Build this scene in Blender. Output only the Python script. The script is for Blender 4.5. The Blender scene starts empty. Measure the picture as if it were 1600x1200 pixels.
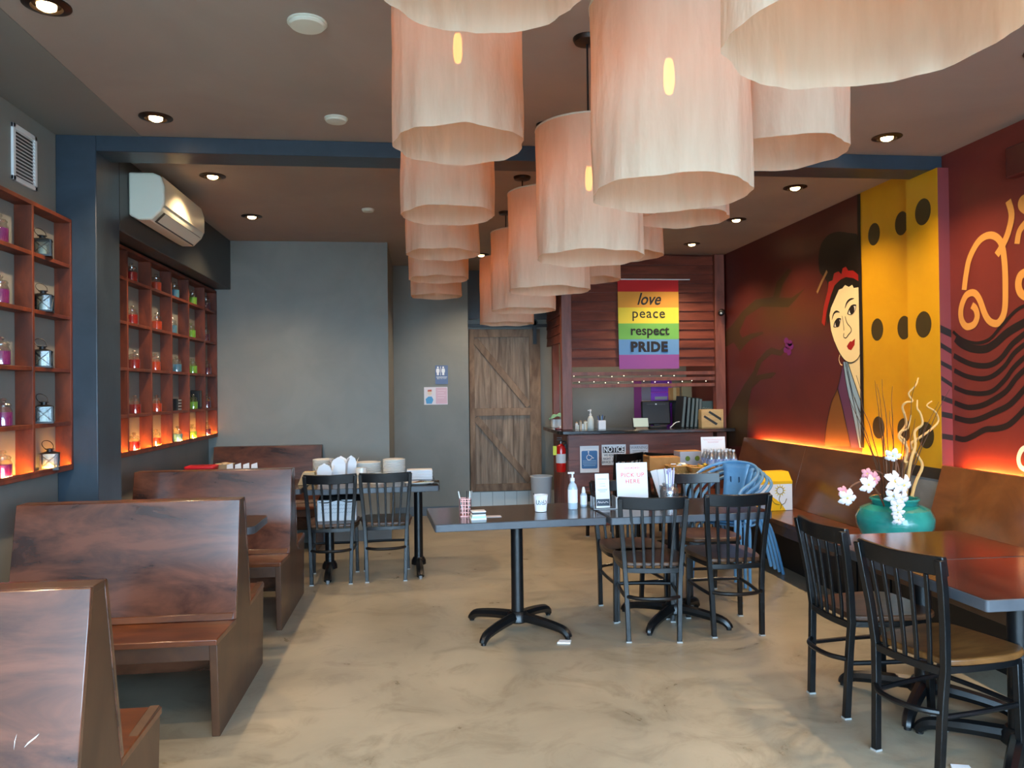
import bpy, bmesh, math, random
from mathutils import Vector, Matrix
random.seed(7)
scene = bpy.context.scene
COL = scene.collection
PI = math.pi

# ------------------------------------------------------------------ camera
FOC, CAMH = 1200.0, 1.51
_yaw, _pit, _rol = math.atan(141/1200), math.atan(10/1200), math.radians(.7)
FW = Vector((math.sin(_yaw)*math.cos(_pit), math.cos(_yaw)*math.cos(_pit), math.sin(_pit)))
_r0 = Vector((math.cos(_yaw), -math.sin(_yaw), 0)); _u0 = _r0.cross(FW)
RT = _r0*math.cos(_rol) - _u0*math.sin(_rol)
UP = _r0*math.sin(_rol) + _u0*math.cos(_rol)
CAM = Vector((0, 0, CAMH))
cd = bpy.data.cameras.new('camera'); cam = bpy.data.objects.new('camera', cd); COL.objects.link(cam)
m3 = Matrix((RT, UP, -FW)).transposed()
cam.matrix_world = Matrix.Translation(CAM) @ m3.to_4x4()
cd.sensor_fit = 'HORIZONTAL'; cd.sensor_width = 36; cd.lens = 36*FOC/1600; cd.clip_start = .02
scene.camera = cam
def ray(x, y): return FW + RT*((x-800)/FOC) - UP*((y-600)/FOC)
def Zp(x, y, z): d = ray(x, y); return CAM + d*((z-CAMH)/d.z)
def Xp(x, y, v): d = ray(x, y); return CAM + d*(v/d.x)
def Yp(x, y, v): d = ray(x, y); return CAM + d*(v/d.y)

# ------------------------------------------------------------------ world, exposure
vs = scene.view_settings
vs.view_transform = 'Standard'; vs.look = 'None'; vs.gamma = 1; vs.use_curve_mapping = False
vs.exposure = 0.55
w = bpy.data.worlds.new('sky'); scene.world = w; w.use_nodes = True
bg = w.node_tree.nodes['Background']; bg.inputs[0].default_value = (.50, .74, 1.0, 1); bg.inputs[1].default_value = 17.0
SPOT_W, BULB_E, LED_E = 62.0, 20.0, 150.0
def portal(loc, sx, sz):
    l = bpy.data.lights.new('window_portal', 'AREA'); l.shape = 'RECTANGLE'; l.size = sx; l.size_y = sz
    l.cycles.is_portal = True
    o = bpy.data.objects.new('window_portal', l); COL.objects.link(o); o.location = loc
    o.rotation_euler = (PI/2, 0, 0)      # -Z of the lamp points to +Y (into the room)
WIN = [(-2.02, -.28), (-.18, 1.56), (1.66, 3.38)]; WZ0, WZ1, FRONT = .35, 2.75, -1.1
for a, b in WIN: portal(((a+b)/2, FRONT-.05, (WZ0+WZ1)/2), b-a, WZ1-WZ0)

# ------------------------------------------------------------------ materials
def lin(c):
    return tuple((v/255/12.92 if v/255 <= .04045 else ((v/255+.055)/1.055)**2.4) for v in c) + (1,)
_M = {}
def mat(name, c, c2=None, scale=4, stretch=(1, 1, 1), rough=.5, metal=0, bump=0, bscale=None, coat=0, detail=4, contrast=(.35, .65), spec=.5, coords='Object', emit=None, estr=0):
    if name in _M: return _M[name]
    m = bpy.data.materials.new(name); m.use_nodes = True; _M[name] = m
    nt = m.node_tree; N = nt.nodes; L = nt.links; b = N['Principled BSDF']
    b.inputs['Base Color'].default_value = lin(c); b.inputs['Roughness'].default_value = rough
    b.inputs['Metallic'].default_value = metal; b.inputs['Coat Weight'].default_value = coat; b.inputs['Coat Roughness'].default_value = .12
    b.inputs['Specular IOR Level'].default_value = spec
    if emit: b.inputs['Emission Color'].default_value = lin(emit); b.inputs['Emission Strength'].default_value = estr
    if c2 or bump:
        tc = N.new('ShaderNodeTexCoord'); mp = N.new('ShaderNodeMapping'); mp.inputs['Scale'].default_value = stretch
        L.new(tc.outputs[coords], mp.inputs['Vector'])
        nz = N.new('ShaderNodeTexNoise'); nz.inputs['Scale'].default_value = scale; nz.inputs['Detail'].default_value = detail
        nz.inputs['Roughness'].default_value = .6; nz.inputs['Distortion'].default_value = .6
        L.new(mp.outputs[0], nz.inputs['Vector'])
        if c2:
            r = N.new('ShaderNodeValToRGB'); r.color_ramp.elements[0].position, r.color_ramp.elements[1].position = contrast
            r.color_ramp.elements[0].color = lin(c); r.color_ramp.elements[1].color = lin(c2)
            L.new(nz.outputs['Fac'], r.inputs[0]); L.new(r.outputs[0], b.inputs['Base Color'])
        if bump:
            bp = N.new('ShaderNodeBump'); bp.inputs['Strength'].default_value = bump; bp.inputs['Distance'].default_value = .01
            if bscale:
                n2 = N.new('ShaderNodeTexNoise'); n2.inputs['Scale'].default_value = bscale; n2.inputs['Detail'].default_value = 3
                L.new(mp.outputs[0], n2.inputs['Vector']); L.new(n2.outputs['Fac'], bp.inputs['Height'])
            else: L.new(nz.outputs['Fac'], bp.inputs['Height'])
            L.new(bp.outputs[0], b.inputs['Normal'])
    return m
def glassy(name, tint, clear=.8, rough=.05):
    if name in _M: return _M[name]
    m = bpy.data.materials.new(name); m.use_nodes = True; _M[name] = m
    nt = m.node_tree; N = nt.nodes; L = nt.links; N.clear()
    o = N.new('ShaderNodeOutputMaterial'); mx = N.new('ShaderNodeMixShader'); t = N.new('ShaderNodeBsdfTransparent'); g = N.new('ShaderNodeBsdfGlossy')
    t.inputs[0].default_value = lin(tint); g.inputs['Color'].default_value = (.8, .8, .8, 1); g.inputs['Roughness'].default_value = rough
    mx.inputs[0].default_value = 1-clear
    L.new(t.outputs[0], mx.inputs[1]); L.new(g.outputs[0], mx.inputs[2]); L.new(mx.outputs[0], o.inputs[0])
    return m
def emis(name, c, s):
    if name in _M: return _M[name]
    m = bpy.data.materials.new(name); m.use_nodes = True; _M[name] = m
    N = m.node_tree.nodes; N.clear(); o = N.new('ShaderNodeOutputMaterial'); e = N.new('ShaderNodeEmission')
    e.inputs[0].default_value = lin(c); e.inputs[1].default_value = s; m.node_tree.links.new(e.outputs[0], o.inputs[0])
    return m
def fabric():
    m = bpy.data.materials.new('linen shade'); m.use_nodes = True
    nt = m.node_tree; N = nt.nodes; L = nt.links; N.clear()
    o = N.new('ShaderNodeOutputMaterial'); d = N.new('ShaderNodeBsdfDiffuse'); t = N.new('ShaderNodeBsdfTranslucent'); tr = N.new('ShaderNodeBsdfTransparent')
    m1 = N.new('ShaderNodeMixShader'); m2 = N.new('ShaderNodeMixShader')
    tc = N.new('ShaderNodeTexCoord'); mp = N.new('ShaderNodeMapping'); mp.inputs['Scale'].default_value = (1, 1, .12)
    nz = N.new('ShaderNodeTexNoise'); nz.inputs['Scale'].default_value = 60; nz.inputs['Detail'].default_value = 5
    L.new(tc.outputs['Object'], mp.inputs[0]); L.new(mp.outputs[0], nz.inputs[0])
    r = N.new('ShaderNodeValToRGB'); r.color_ramp.elements[0].color = lin((212, 195, 169)); r.color_ramp.elements[1].color = lin((222, 206, 180))
    r.color_ramp.elements[0].position = .3; r.color_ramp.elements[1].position = .7
    L.new(nz.outputs[0], r.inputs[0]); L.new(r.outputs[0], d.inputs[0]); t.inputs[0].default_value = lin((240, 180, 136))
    n2 = N.new('ShaderNodeTexNoise'); n2.inputs['Scale'].default_value = 9; n2.inputs['Detail'].default_value = 4
    mp2 = N.new('ShaderNodeMapping'); mp2.inputs['Scale'].default_value = (1, 1, .4); L.new(tc.outputs['Object'], mp2.inputs[0]); L.new(mp2.outputs[0], n2.inputs[0])
    bp = N.new('ShaderNodeBump'); bp.inputs['Strength'].default_value = .8; bp.inputs['Distance'].default_value = .03
    L.new(n2.outputs[0], bp.inputs['Height']); L.new(bp.outputs[0], d.inputs['Normal'])
    m1.inputs[0].default_value = .42; L.new(d.outputs[0], m1.inputs[1]); L.new(t.outputs[0], m1.inputs[2])
    m2.inputs[0].default_value = .05; L.new(m1.outputs[0], m2.inputs[1]); L.new(tr.outputs[0], m2.inputs[2]); L.new(m2.outputs[0], o.inputs[0])
    _M['linen'] = m; return m
fabric()
def floor_mat():
    m = mat('polished concrete', (144, 136, 118), (170, 160, 139), scale=1.1, rough=.3, detail=7, contrast=(.32, .7), bump=.03, bscale=12)
    nt = m.node_tree; N = nt.nodes; L = nt.links; b = N['Principled BSDF']
    ramp = [n for n in N if n.type == 'VALTORGB'][0]; mp = [n for n in N if n.type == 'MAPPING'][0]
    n2 = N.new('ShaderNodeTexNoise'); n2.inputs['Scale'].default_value = 2.7; n2.inputs['Detail'].default_value = 9; n2.inputs['Roughness'].default_value = .7; n2.inputs['Distortion'].default_value = 1.4
    L.new(mp.outputs[0], n2.inputs[0])
    r2 = N.new('ShaderNodeValToRGB'); r2.color_ramp.elements[0].position = .34; r2.color_ramp.elements[1].position = .5
    r2.color_ramp.elements[0].color = lin((186, 180, 168)); r2.color_ramp.elements[1].color = (1, 1, 1, 1)
    L.new(n2.outputs[0], r2.inputs[0])
    mx = N.new('ShaderNodeMixRGB'); mx.blend_type = 'MULTIPLY'; mx.inputs[0].default_value = .5
    L.new(ramp.outputs[0], mx.inputs[1]); L.new(r2.outputs[0], mx.inputs[2]); L.new(mx.outputs[0], b.inputs['Base Color'])
    rr = N.new('ShaderNodeMapRange'); rr.inputs[3].default_value = .2; rr.inputs[4].default_value = .42; L.new(n2.outputs[0], rr.inputs[0]); L.new(rr.outputs[0], b.inputs['Roughness'])
    return m

GREY = mat('grey wall paint', (122, 124, 118), (130, 131, 124), scale=2, rough=.6, bump=.05, bscale=60)
CEIL = mat('taupe ceiling paint', (150, 136, 126), (158, 144, 133), scale=1.3, rough=.7, bump=.05, bscale=40)
NAVY = mat('dark blue paint', (40, 52, 62), (50, 63, 74), scale=3, rough=.38, bump=.05, bscale=30)
CHAR = mat('charcoal grey', (44, 46, 46), (52, 54, 53), scale=2, rough=.4)
BOOTH = mat('dark stained veneer', (46, 24, 17), (106, 62, 43), scale=3.4, stretch=(.7, 1, 2.2), rough=.26, coat=.7, detail=7, contrast=(.38, .62), bump=.01)
BOOTH2 = mat('dark stained edge timber', (62, 38, 25), (86, 56, 36), scale=5, stretch=(1, 1, .5), rough=.4, coat=.2, detail=6)
SEATW = mat('red stained seat veneer', (74, 34, 16), (112, 58, 26), scale=5, stretch=(.6, 2.5, 1), rough=.3, coat=.4, detail=6)
SHELF = mat('red brown shelf wood', (76, 31, 15), (120, 52, 24), scale=6, stretch=(1.5, 1.5, .5), rough=.5, detail=6, bump=.03)
BLACKM = mat('black powder coat', (8, 10, 12), (13, 16, 19), scale=30, rough=.32, spec=.5)
TOPD = mat('dark table laminate', (44, 34, 30), (58, 46, 40), scale=6, stretch=(.5, 3, 1), rough=.16, detail=6)
EDGE = mat('grey table edge', (64, 68, 74), (74, 78, 84), scale=8, rough=.4)
TOPR = mat('red brown table laminate', (54, 33, 27), (76, 47, 37), scale=4, stretch=(2.5, .6, 1), rough=.17, detail=6)
CSEAT = mat('walnut chair seat', (62, 40, 28), (98, 66, 44), scale=6, stretch=(3, .6, 1), rough=.32, detail=6)
CSEATL = mat('oak brown chair seat', (88, 54, 26), (128, 84, 42), scale=6, stretch=(3, .6, 1), rough=.35, detail=6)
BARN = mat('weathered barn wood', (88, 72, 60), (176, 154, 132), scale=7, stretch=(2.2, 2.2, .22), rough=.75, detail=8, contrast=(.28, .74), bump=.2)
BARN2 = mat('barn wood frame', (104, 82, 66), (156, 130, 106), scale=6, stretch=(1.6, 1.6, .4), rough=.75, detail=8, bump=.15)
PLANK = mat('red brown siding', (92, 42, 30), (130, 66, 48), scale=5, stretch=(.35, 1, 2.5), rough=.42, detail=7, bump=.06)
POST = mat('red brown timber', (104, 54, 40), (140, 80, 62), scale=5, stretch=(2, 2, .4), rough=.45, detail=6)
GRANITE = mat('black countertop', (20, 20, 22), (30, 30, 32), scale=30, rough=.12)
MURAL = mat('dark red mural paint', (78, 28, 24), (86, 32, 27), scale=2, rough=.36, bump=.03, bscale=25)
MURALF = mat('brick red mural paint', (112, 44, 36), (120, 49, 40), scale=2, rough=.36, bump=.03, bscale=25)
PURP = mat('mauve red mural paint', (122, 54, 56), rough=.4)
YEL = mat('mustard mural paint', (206, 148, 16), (214, 156, 22), scale=2, rough=.4, bump=.03, bscale=25)
WHITE = mat('white plastic', (226, 228, 226), rough=.4)
PAPER = mat('white paper', (232, 236, 240), rough=.7)
CREAM = mat('cream plastic', (214, 214, 196), rough=.35)
CERAM = mat('white ceramic', (222, 222, 216), rough=.2)
BLACK = mat('black', (14, 14, 15), rough=.45)
INK = mat('black ink', (26, 22, 24), rough=.6)
BRONZE = mat('dark bronze', (46, 34, 26), rough=.35, metal=.6)
GLASS = glassy('clear glass', (225, 232, 232), .96, .15)
PETG = glassy('clear plastic', (222, 232, 240), .62, .35)
BLUEM = mat('sky blue enamel', (88, 140, 184), (96, 150, 194), scale=12, rough=.28, coat=.3)

# ------------------------------------------------------------------ mesh helpers
class MB:
    def __init__(s): s.v = []; s.f = []; s.sm = []
    def add(s, vs, fs, smooth=False):
        n = len(s.v); s.v += [tuple(q) for q in vs]; s.f += [tuple(i+n for i in f) for f in fs]; s.sm += [smooth]*len(fs); return s
    def box(s, x0, x1, y0, y1, z0, z1, M=None):
        vs = [Vector((x, y, z)) for z in (z0, z1) for y in (y0, y1) for x in (x0, x1)]
        if M: vs = [M @ q for q in vs]
        return s.add(vs, [(0, 2, 3, 1), (4, 5, 7, 6), (0, 1, 5, 4), (2, 6, 7, 3), (0, 4, 6, 2), (1, 3, 7, 5)])
    def tube(s, pts, r, n=8, cap=True, closed=False, rect=None):
        pts = [Vector(p) for p in pts]; m = len(pts); rs = r if isinstance(r, (list, tuple)) else [r]*m
        vs = []; prev = None
        for i, p in enumerate(pts):
            if closed: t = pts[(i+1) % m]-pts[i-1]
            else: t = pts[min(i+1, m-1)]-pts[max(i-1, 0)]
            t.normalize()
            if prev is None:
                a = Vector((0, 0, 1)) if abs(t.z) < .9 else Vector((0, 1, 0))
                u = (a - t*a.dot(t)).normalized()
            else: u = (prev - t*prev.dot(t)).normalized()
            prev = u; v = t.cross(u)
            if rect:
                for a, b in ((1, 1), (-1, 1), (-1, -1), (1, -1)): vs.append(p + u*a*rect[0]/2 + v*b*rect[1]/2)
            else:
                for k in range(n): an = 2*PI*k/n; vs.append(p + (u*math.cos(an)+v*math.sin(an))*rs[i])
        if rect: n = 4
        fs = []
        for i in range(m if closed else m-1):
            j = (i+1) % m
            for k in range(n): fs.append((i*n+k, i*n+(k+1) % n, j*n+(k+1) % n, j*n+k))
        if cap and not closed: fs.append(tuple(range(n))[::-1]); fs.append(tuple((m-1)*n+k for k in range(n)))
        return s.add(vs, fs, not rect)
    def lathe(s, prof, n=24, c=(0, 0, 0), cap=True, axis=None, sx=1, sy=1):
        vs = []; c = Vector(c); M = axis.to_track_quat('Z', 'Y').to_matrix() if axis is not None else None
        for r, z in prof:
            for k in range(n):
                q = Vector((r*sx*math.cos(2*PI*k/n), r*sy*math.sin(2*PI*k/n), z))
                vs.append(c + (M @ q if M else q))
        fs = []
        for i in range(len(prof)-1):
            for k in range(n): fs.append((i*n+k, i*n+(k+1) % n, (i+1)*n+(k+1) % n, (i+1)*n+k))
        if cap:
            if prof[0][0] > 1e-5: fs.append(tuple(range(n))[::-1])
            if prof[-1][0] > 1e-5: fs.append(tuple((len(prof)-1)*n+k for k in range(n)))
        return s.add(vs, fs, True)
    def prism(s, poly, a, b, axis='z', M=None):
        def P(p, h): return {'z': Vector((p[0], p[1], h)), 'x': Vector((h, p[0], p[1])), 'y': Vector((p[0], h, p[1]))}[axis]
        n = len(poly); vs = [P(p, a) for p in poly]+[P(p, b) for p in poly]
        if M: vs = [M @ q for q in vs]
        return s.add(vs, [tuple(range(n))[::-1], tuple(range(n, 2*n))]+[(i, (i+1) % n, n+(i+1) % n, n+i) for i in range(n)])
    def sheet(s, vs): return s.add(vs, [tuple(range(len(vs)))])
    def ball(s, c, r, n=12, sz=1):
        return s.lathe([(max(1e-6, r*math.sin(PI*i/8)), -r*sz*math.cos(PI*i/8)) for i in range(9)], n, c, cap=False)
    def build(s, name, m, parent=None, bevel=0, loc=None, seg=2, sharp=35):
        me = bpy.data.meshes.new(name); me.from_pydata(s.v, [], s.f)
        me.polygons.foreach_set('use_smooth', s.sm)
        bm = bmesh.new(); bm.from_mesh(me); bmesh.ops.recalc_face_normals(bm, faces=bm.faces); bm.to_mesh(me); bm.free()
        me.set_sharp_from_angle(angle=math.radians(sharp))
        me.materials.append(m); o = bpy.data.objects.new(name, me); COL.objects.link(o)
        if parent: o.parent = parent
        if loc: o.location = loc
        if bevel:
            b = o.modifiers.new('bevel', 'BEVEL'); b.width = bevel; b.segments = seg; b.limit_method = 'ANGLE'; b.angle_limit = math.radians(40)
        return o
def thing(name, label, cat, loc=(0, 0, 0), rz=0, group=None):
    o = bpy.data.objects.new(name, None); COL.objects.link(o); o.location = loc; o.rotation_euler = (0, 0, rz); o.empty_display_size = .1
    o['label'] = label; o['category'] = cat
    if group: o['group'] = group
    return o
def tag(o, label, cat, group=None):
    o['label'] = label; o['category'] = cat
    if group: o['group'] = group
    return o
def struct(o, label=None):
    o['kind'] = 'structure'
    if label: o['label'] = label
    return o
def dup(root, loc, rz=None, label=None, group=None, scale=None):
    r = root.copy(); COL.objects.link(r); r.location = loc
    if rz is not None: r.rotation_euler = (0, 0, rz)
    if label: r['label'] = label
    if group: r['group'] = group
    if scale: r.scale = scale
    for ch in list(root.children):
        c = ch.copy(); COL.objects.link(c); c.parent = r
        for g in list(ch.children):
            d = g.copy(); COL.objects.link(d); d.parent = c
    return r
def rrect(x0, x1, y0, y1, r, n=4):
    out = []
    for cx, cy, a in ((x1-r, y1-r, 0), (x0+r, y1-r, PI/2), (x0+r, y0+r, PI), (x1-r, y0+r, 1.5*PI)):
        for k in range(n+1): t = a+PI/2*k/n; out.append((cx+r*math.cos(t), cy+r*math.sin(t)))
    return out
def smoothpts(pts, n=4, closed=False):
    P = [Vector(p) for p in pts]; m = len(P); out = []
    for i in range(m if closed else m-1):
        p0 = P[i-1] if (closed or i > 0) else P[i]; p1 = P[i]; p2 = P[(i+1) % m]; p3 = P[(i+2) % m] if (closed or i+2 < m) else p2
        for k in range(n):
            t = k/n; out.append(.5*((2*p1)+(p2-p0)*t+(2*p0-5*p1+4*p2-p3)*t*t+(3*p1-p0-3*p2+p3)*t**3))
    if not closed: out.append(P[-1])
    return out
_dg = None
def text(name, s, size, m, parent, M, shear=0, bold=0, align='CENTER', ext=.0006, sx=1, space=1):
    c = bpy.data.curves.new(name, 'FONT'); c.body = s; c.size = size; c.shear = shear; c.offset = bold; c.align_x = align; c.align_y = 'CENTER'; c.extrude = ext; c.resolution_u = 3; c.space_character = space
    t = bpy.data.objects.new(name+'_src', c); COL.objects.link(t)
    bpy.context.view_layer.update()
    me = bpy.data.meshes.new_from_object(t.evaluated_get(bpy.context.evaluated_depsgraph_get()))
    bpy.data.objects.remove(t); bpy.data.curves.remove(c)
    me.name = name; me.transform(M @ Matrix.Diagonal((sx, 1, 1, 1))); me.materials.clear(); me.materials.append(m)
    o = bpy.data.objects.new(name, me); COL.objects.link(o); o.parent = parent
    return o
FRONTM = Matrix.Rotation(PI/2, 4, 'X')        # text facing -Y
def T(x, y, z): return Matrix.Translation((x, y, z))

# ------------------------------------------------------------------ room shell
XL, XR, HC, YB = -2.11, 3.47, 3.04, 9.80
B0, B1 = 4.75, 4.98
YL = 7.94; XLC = -.335; YR = 9.40; XRC = .57
fl = struct(MB().box(XL-.2, XR+.2, FRONT-.1, YB+.2, -.1, 0).build('floor', floor_mat()), 'tan polished concrete floor with grey mottling')
ce = struct(MB().box(XL-.2, XR+.2, FRONT-.1, YB+.2, HC, HC+.12).build('ceiling', CEIL), 'taupe painted flat ceiling')
MB().box(XL, -1.63, FRONT, B0, HC-.004, HC).build('grey_border_strip', mat('grey ceiling border paint', (122, 120, 114), rough=.6), ce)  # strip of ceiling along the left wall, greyer than the rest
wl = struct(MB().box(XL-.2, XL, FRONT-.1, YL, 0, HC).build('wall_left', GREY), 'grey painted left wall')
wr = struct(MB().box(XR, XR+.2, FRONT-.1, YB, 0, HC).build('wall_right', MURALF), 'brick red right wall with painted mural')
struct(MB().box(XL-.2, XLC, YL, YB, 0, HC).build('wall_back_left', GREY), 'grey back wall behind the booths')
struct(MB().box(XLC, XRC, YR, YB, 0, HC).build('wall_back_middle', GREY), 'grey recessed wall beside the barn door')
wb = struct(MB().box(XRC, XR, YB, YB+.2, 0, HC).build('wall_back_right', GREY), 'grey wall behind the counter')
f = MB()
f.box(XL-.2, XR+.2, FRONT-.1, FRONT, 0, WZ0).box(XL-.2, XR+.2, FRONT-.1, FRONT, WZ1, HC)
xs = [XL-.2]+[v for ab in WIN for v in ab]+[XR+.2]
for i in range(0, len(xs), 2): f.box(xs[i], xs[i+1], FRONT-.1, FRONT, WZ0, WZ1)
struct(f.build('wall_front', GREY), 'grey storefront wall with three windows')
for i, (a, b) in enumerate(WIN):
    wf = MB()
    for q in ((a, a+.04, WZ0, WZ1), (b-.04, b, WZ0, WZ1), (a, b, WZ0, WZ0+.04), (a, b, WZ1-.04, WZ1)): wf.box(q[0], q[1], FRONT-.08, FRONT-.02, q[2], q[3])
    o = struct(wf.build('window_%d' % (i+1), BLACK), 'black framed storefront window')
    MB().box(a+.04, b-.04, FRONT-.055, FRONT-.05, WZ0+.04, WZ1-.04).build('window_pane', glassy('window glass', (250, 252, 252), .94), o)
struct(MB().box(-14, 14, -16, FRONT-.1, -.16, -.06).build('pavement', mat('street paving', (150, 148, 142), rough=.8)), 'grey paving outside the storefront')
# column and beam of dark blue paint
struct(MB().box(XL, -1.885, B0, 5.10, 0, HC).build('wall_pillar_left', NAVY, bevel=.006), 'dark blue painted pillar between the two candle shelves')
struct(MB().box(-1.885, XR, B0, B1, 2.945, HC).build('trim_1', NAVY, bevel=.004), 'dark blue beam across the ceiling')
struct(MB().box(XL, -1.885, 5.10, YL, 2.55, HC).build('wall_soffit', CHAR, bevel=.004), 'charcoal soffit box above the far candle shelf')
bb = mat('blue grey baseboard paint', (86, 96, 104), rough=.5)
struct(MB().box(XLC, XRC, YR-.014, YR, 0, .11).build('baseboard_middle', bb)); struct(MB().box(-1.0, XLC+.014, YL-.014, YL, 0, .11).build('baseboard_back', bb))
# right wall: pillar and mural
PX = 3.39
col = struct(MB().box(PX, XR, 4.69, 5.02, .96, HC-.095).build('wall_pillar_right', YEL), 'mustard pillar with brown polka dots on the right wall')
MB().box(PX+.002, XR, 4.6875, 4.69, .96, HC-.095).build('pillar_front_face', PURP, col)
MB().box(PX-.004, XR, 4.68, 5.03, .885, .96).build('pillar_base_band', mat('dark brown band', (52, 42, 30), rough=.5), col)
MB().box(PX, XR, 4.69, 5.02, 0, .885).build('pillar_base', mat('grey primer', (128, 128, 124), (140, 140, 136), scale=6, rough=.7), col)

def wallpt(p, off=0): q = Xp(p[0], p[1], XR); return Vector((XR-off, q.y, q.z))
def paint(name, pts, m, lay=1, parent=None, raw=False, smooth=0):
    P = pts if raw else [wallpt(p) for p in pts]
    if smooth: P = smoothpts(P, smooth, True)
    off = .0008*lay
    return MB().sheet([(XR-off, p[1], p[2]) for p in P]).build(name, m, parent or wr)
def ribbon(name, pts, wd, m, lay=2, parent=None, raw=False, ends=1.0, sm=5):
    P = smoothpts(pts if raw else [wallpt(p) for p in pts], sm); vs = []; n = len(P); fs = []
    for i, p in enumerate(P):
        t = P[min(i+1, n-1)]-P[max(i-1, 0)]; t.x = 0; t.normalize(); nn = Vector((0, -t.z, t.y)); k = wd/2*(1 if ends == 1 else (ends+(1-ends)*math.sin(PI*i/(n-1))))
        for sg in (-1, 1): q = p+nn*k*sg; vs.append((XR-.0008*lay, q.y, q.z))
        if i: fs.append((2*i-2, 2*i, 2*i+1, 2*i-1))
    return MB().add(vs, fs).build(name, m, parent or wr)
def zm(ox, oy, s): return lambda *pts: [(ox+x*s, oy+y*s) for x, y in pts]
# deep red far section, mustard strip
paint('mural_dark_ground', [(0, 5.0, 0), (0, YB, 0), (0, YB, HC), (0, 5.0, HC)], MURAL, 1, raw=True)
paint('mural_mustard_strip', [(0, 5.0, .5), (0, 5.735, .5), (0, 5.735, HC), (0, 5.0, HC)], YEL, 2, raw=True)
DOT = mat('olive brown paint', (64, 50, 20), rough=.45)
for px, py in ((1366, 366), (1371, 515), (1373, 668), (1409, 349), (1413, 512), (1413, 672)):
    c = wallpt((px, py)); paint('mural_dot', [(0, max(c.y+.078*math.cos(a*PI/12), 5.021), c.z+.086*math.sin(a*PI/12)) for a in range(24)], DOT, 3, raw=True)
for px, py in ((1442, 331), (1443, 507), (1447, 680)):
    c = Xp(px, py, PX); MB().sheet([(PX-.0008, c.y+.083*math.cos(a*PI/12), c.z+.09*math.sin(a*PI/12)) for a in range(24)]).build('dot', DOT, col)
HAIR = mat('black hair paint', (20, 16, 12), rough=.4); SKIN = mat('cream face paint', (236, 214, 158), rough=.5); REDP = mat('crimson paint', (158, 24, 18), rough=.5)
BRN = mat('tree brown paint', (58, 40, 18), rough=.5); LINE = mat('fine line paint', (24, 16, 14), rough=.5)
Q = zm(1270, 350, .2917)
paint('mural_hair_bun', Q((33, 230), (32, 170), (45, 110), (80, 62), (130, 42), (190, 48), (250, 80), (252, 330), (170, 330), (120, 350), (85, 400), (80, 320), (60, 285), (40, 260)), HAIR, 2, smooth=3)
paint('mural_hair', Q((97, 500), (82, 540), (74, 515), (84, 430), (100, 380), (130, 320), (160, 290), (200, 270), (250, 300), (252, 345), (222, 345), (213, 328), (195, 337), (175, 328), (158, 348), (138, 356), (115, 405), (99, 450)), HAIR, 3)
paint('mural_face', Q((100, 570), (91, 490), (99, 450), (120, 402), (142, 352), (160, 345), (175, 327), (195, 337), (213, 326), (222, 343), (251, 338), (257, 520), (262, 680), (245, 720), (215, 742), (190, 740), (165, 720), (140, 680), (118, 630)), SKIN, 4)
paint('mural_neck', Q((188, 741), (215, 742), (245, 720), (262, 682), (266, 965), (232, 880), (205, 790)), SKIN, 3)
ribbon('mural_jaw_line', Q((118, 630), (140, 680), (165, 720), (190, 740), (215, 742), (245, 720), (262, 682)), .008, LINE, 6)
paint('mural_headband', Q((50, 530), (62, 440), (82, 360), (88, 310), (108, 302), (116, 265), (140, 254), (156, 270), (162, 238), (180, 228), (192, 250), (218, 248), (246, 272), (250, 308), (220, 290), (180, 284), (150, 298), (118, 330), (97, 390), (76, 470), (66, 545)), REDP, 5)
ribbon('mural_hairpin', Q((78, 252), (50, 310), (24, 368)), .03, mat('tan paint', (150, 108, 60), rough=.5), 4)
ribbon('mural_brow', Q((175, 452), (185, 422), (203, 404), (224, 399)), .018, LINE, 6, ends=.2); ribbon('mural_brow', Q((105, 514), (114, 482), (130, 468), (147, 474)), .018, LINE, 6, ends=.2)
EYEW = mat('eye white paint', (240, 232, 206), rough=.5)
for eye in (((190, 482), (200, 455), (218, 436), (236, 436), (230, 462), (212, 484)), ((116, 552), (122, 526), (138, 508), (154, 510), (146, 534), (130, 550))):
    paint('mural_eye', Q(*eye), EYEW, 6); ribbon('mural_eyelid', Q(eye[0], eye[1], eye[2], eye[3]), .013, LINE, 8); ribbon('mural_lower_lid', Q(eye[3], eye[4], eye[5], eye[0]), .005, LINE, 8)
for c in ((213, 459), (136, 529)):
    p = wallpt(Q(c)[0]); paint('mural_pupil', [(0, p.y+.035*math.cos(a*PI/8), p.z+.038*math.sin(a*PI/8)) for a in range(16)], LINE, 7, raw=True)
ribbon('mural_nose_line', Q((176, 495), (186, 530), (206, 555), (208, 575), (194, 592), (180, 610), (168, 604), (170, 585)), .007, LINE, 6); ribbon('mural_nose_line', Q((160, 492), (166, 530), (170, 570)), .006, LINE, 6)
paint('mural_lips', Q((185, 655), (194, 640), (203, 628), (211, 630), (229, 614), (226, 648), (208, 676), (194, 671)), REDP, 6)
paint('mural_brown_robe', Q((135, 880), (165, 1010), (208, 1190), (64, 1190), (75, 1080), (100, 960)), mat('olive robe paint', (112, 72, 30), rough=.5), 2); ribbon('mural_robe_line', Q((64, 1190), (75, 1080), (100, 960), (135, 880), (158, 780)), .008, LINE, 6)
paint('mural_purple_robe', Q((163, 760), (182, 860), (250, 1198), (205, 1198), (135, 880), (152, 800)), mat('plum robe paint', (88, 52, 84), rough=.5), 3); ribbon('mural_robe_line', Q((135, 880), (165, 1000), (207, 1195)), .008, LINE, 6)
paint('mural_blue_collar', Q((165, 738), (190, 740), (226, 850), (266, 965), (268, 1200), (250, 1198), (215, 1010), (182, 860), (166, 770)), mat('pale blue robe paint', (140, 172, 190), rough=.5), 4)
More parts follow.
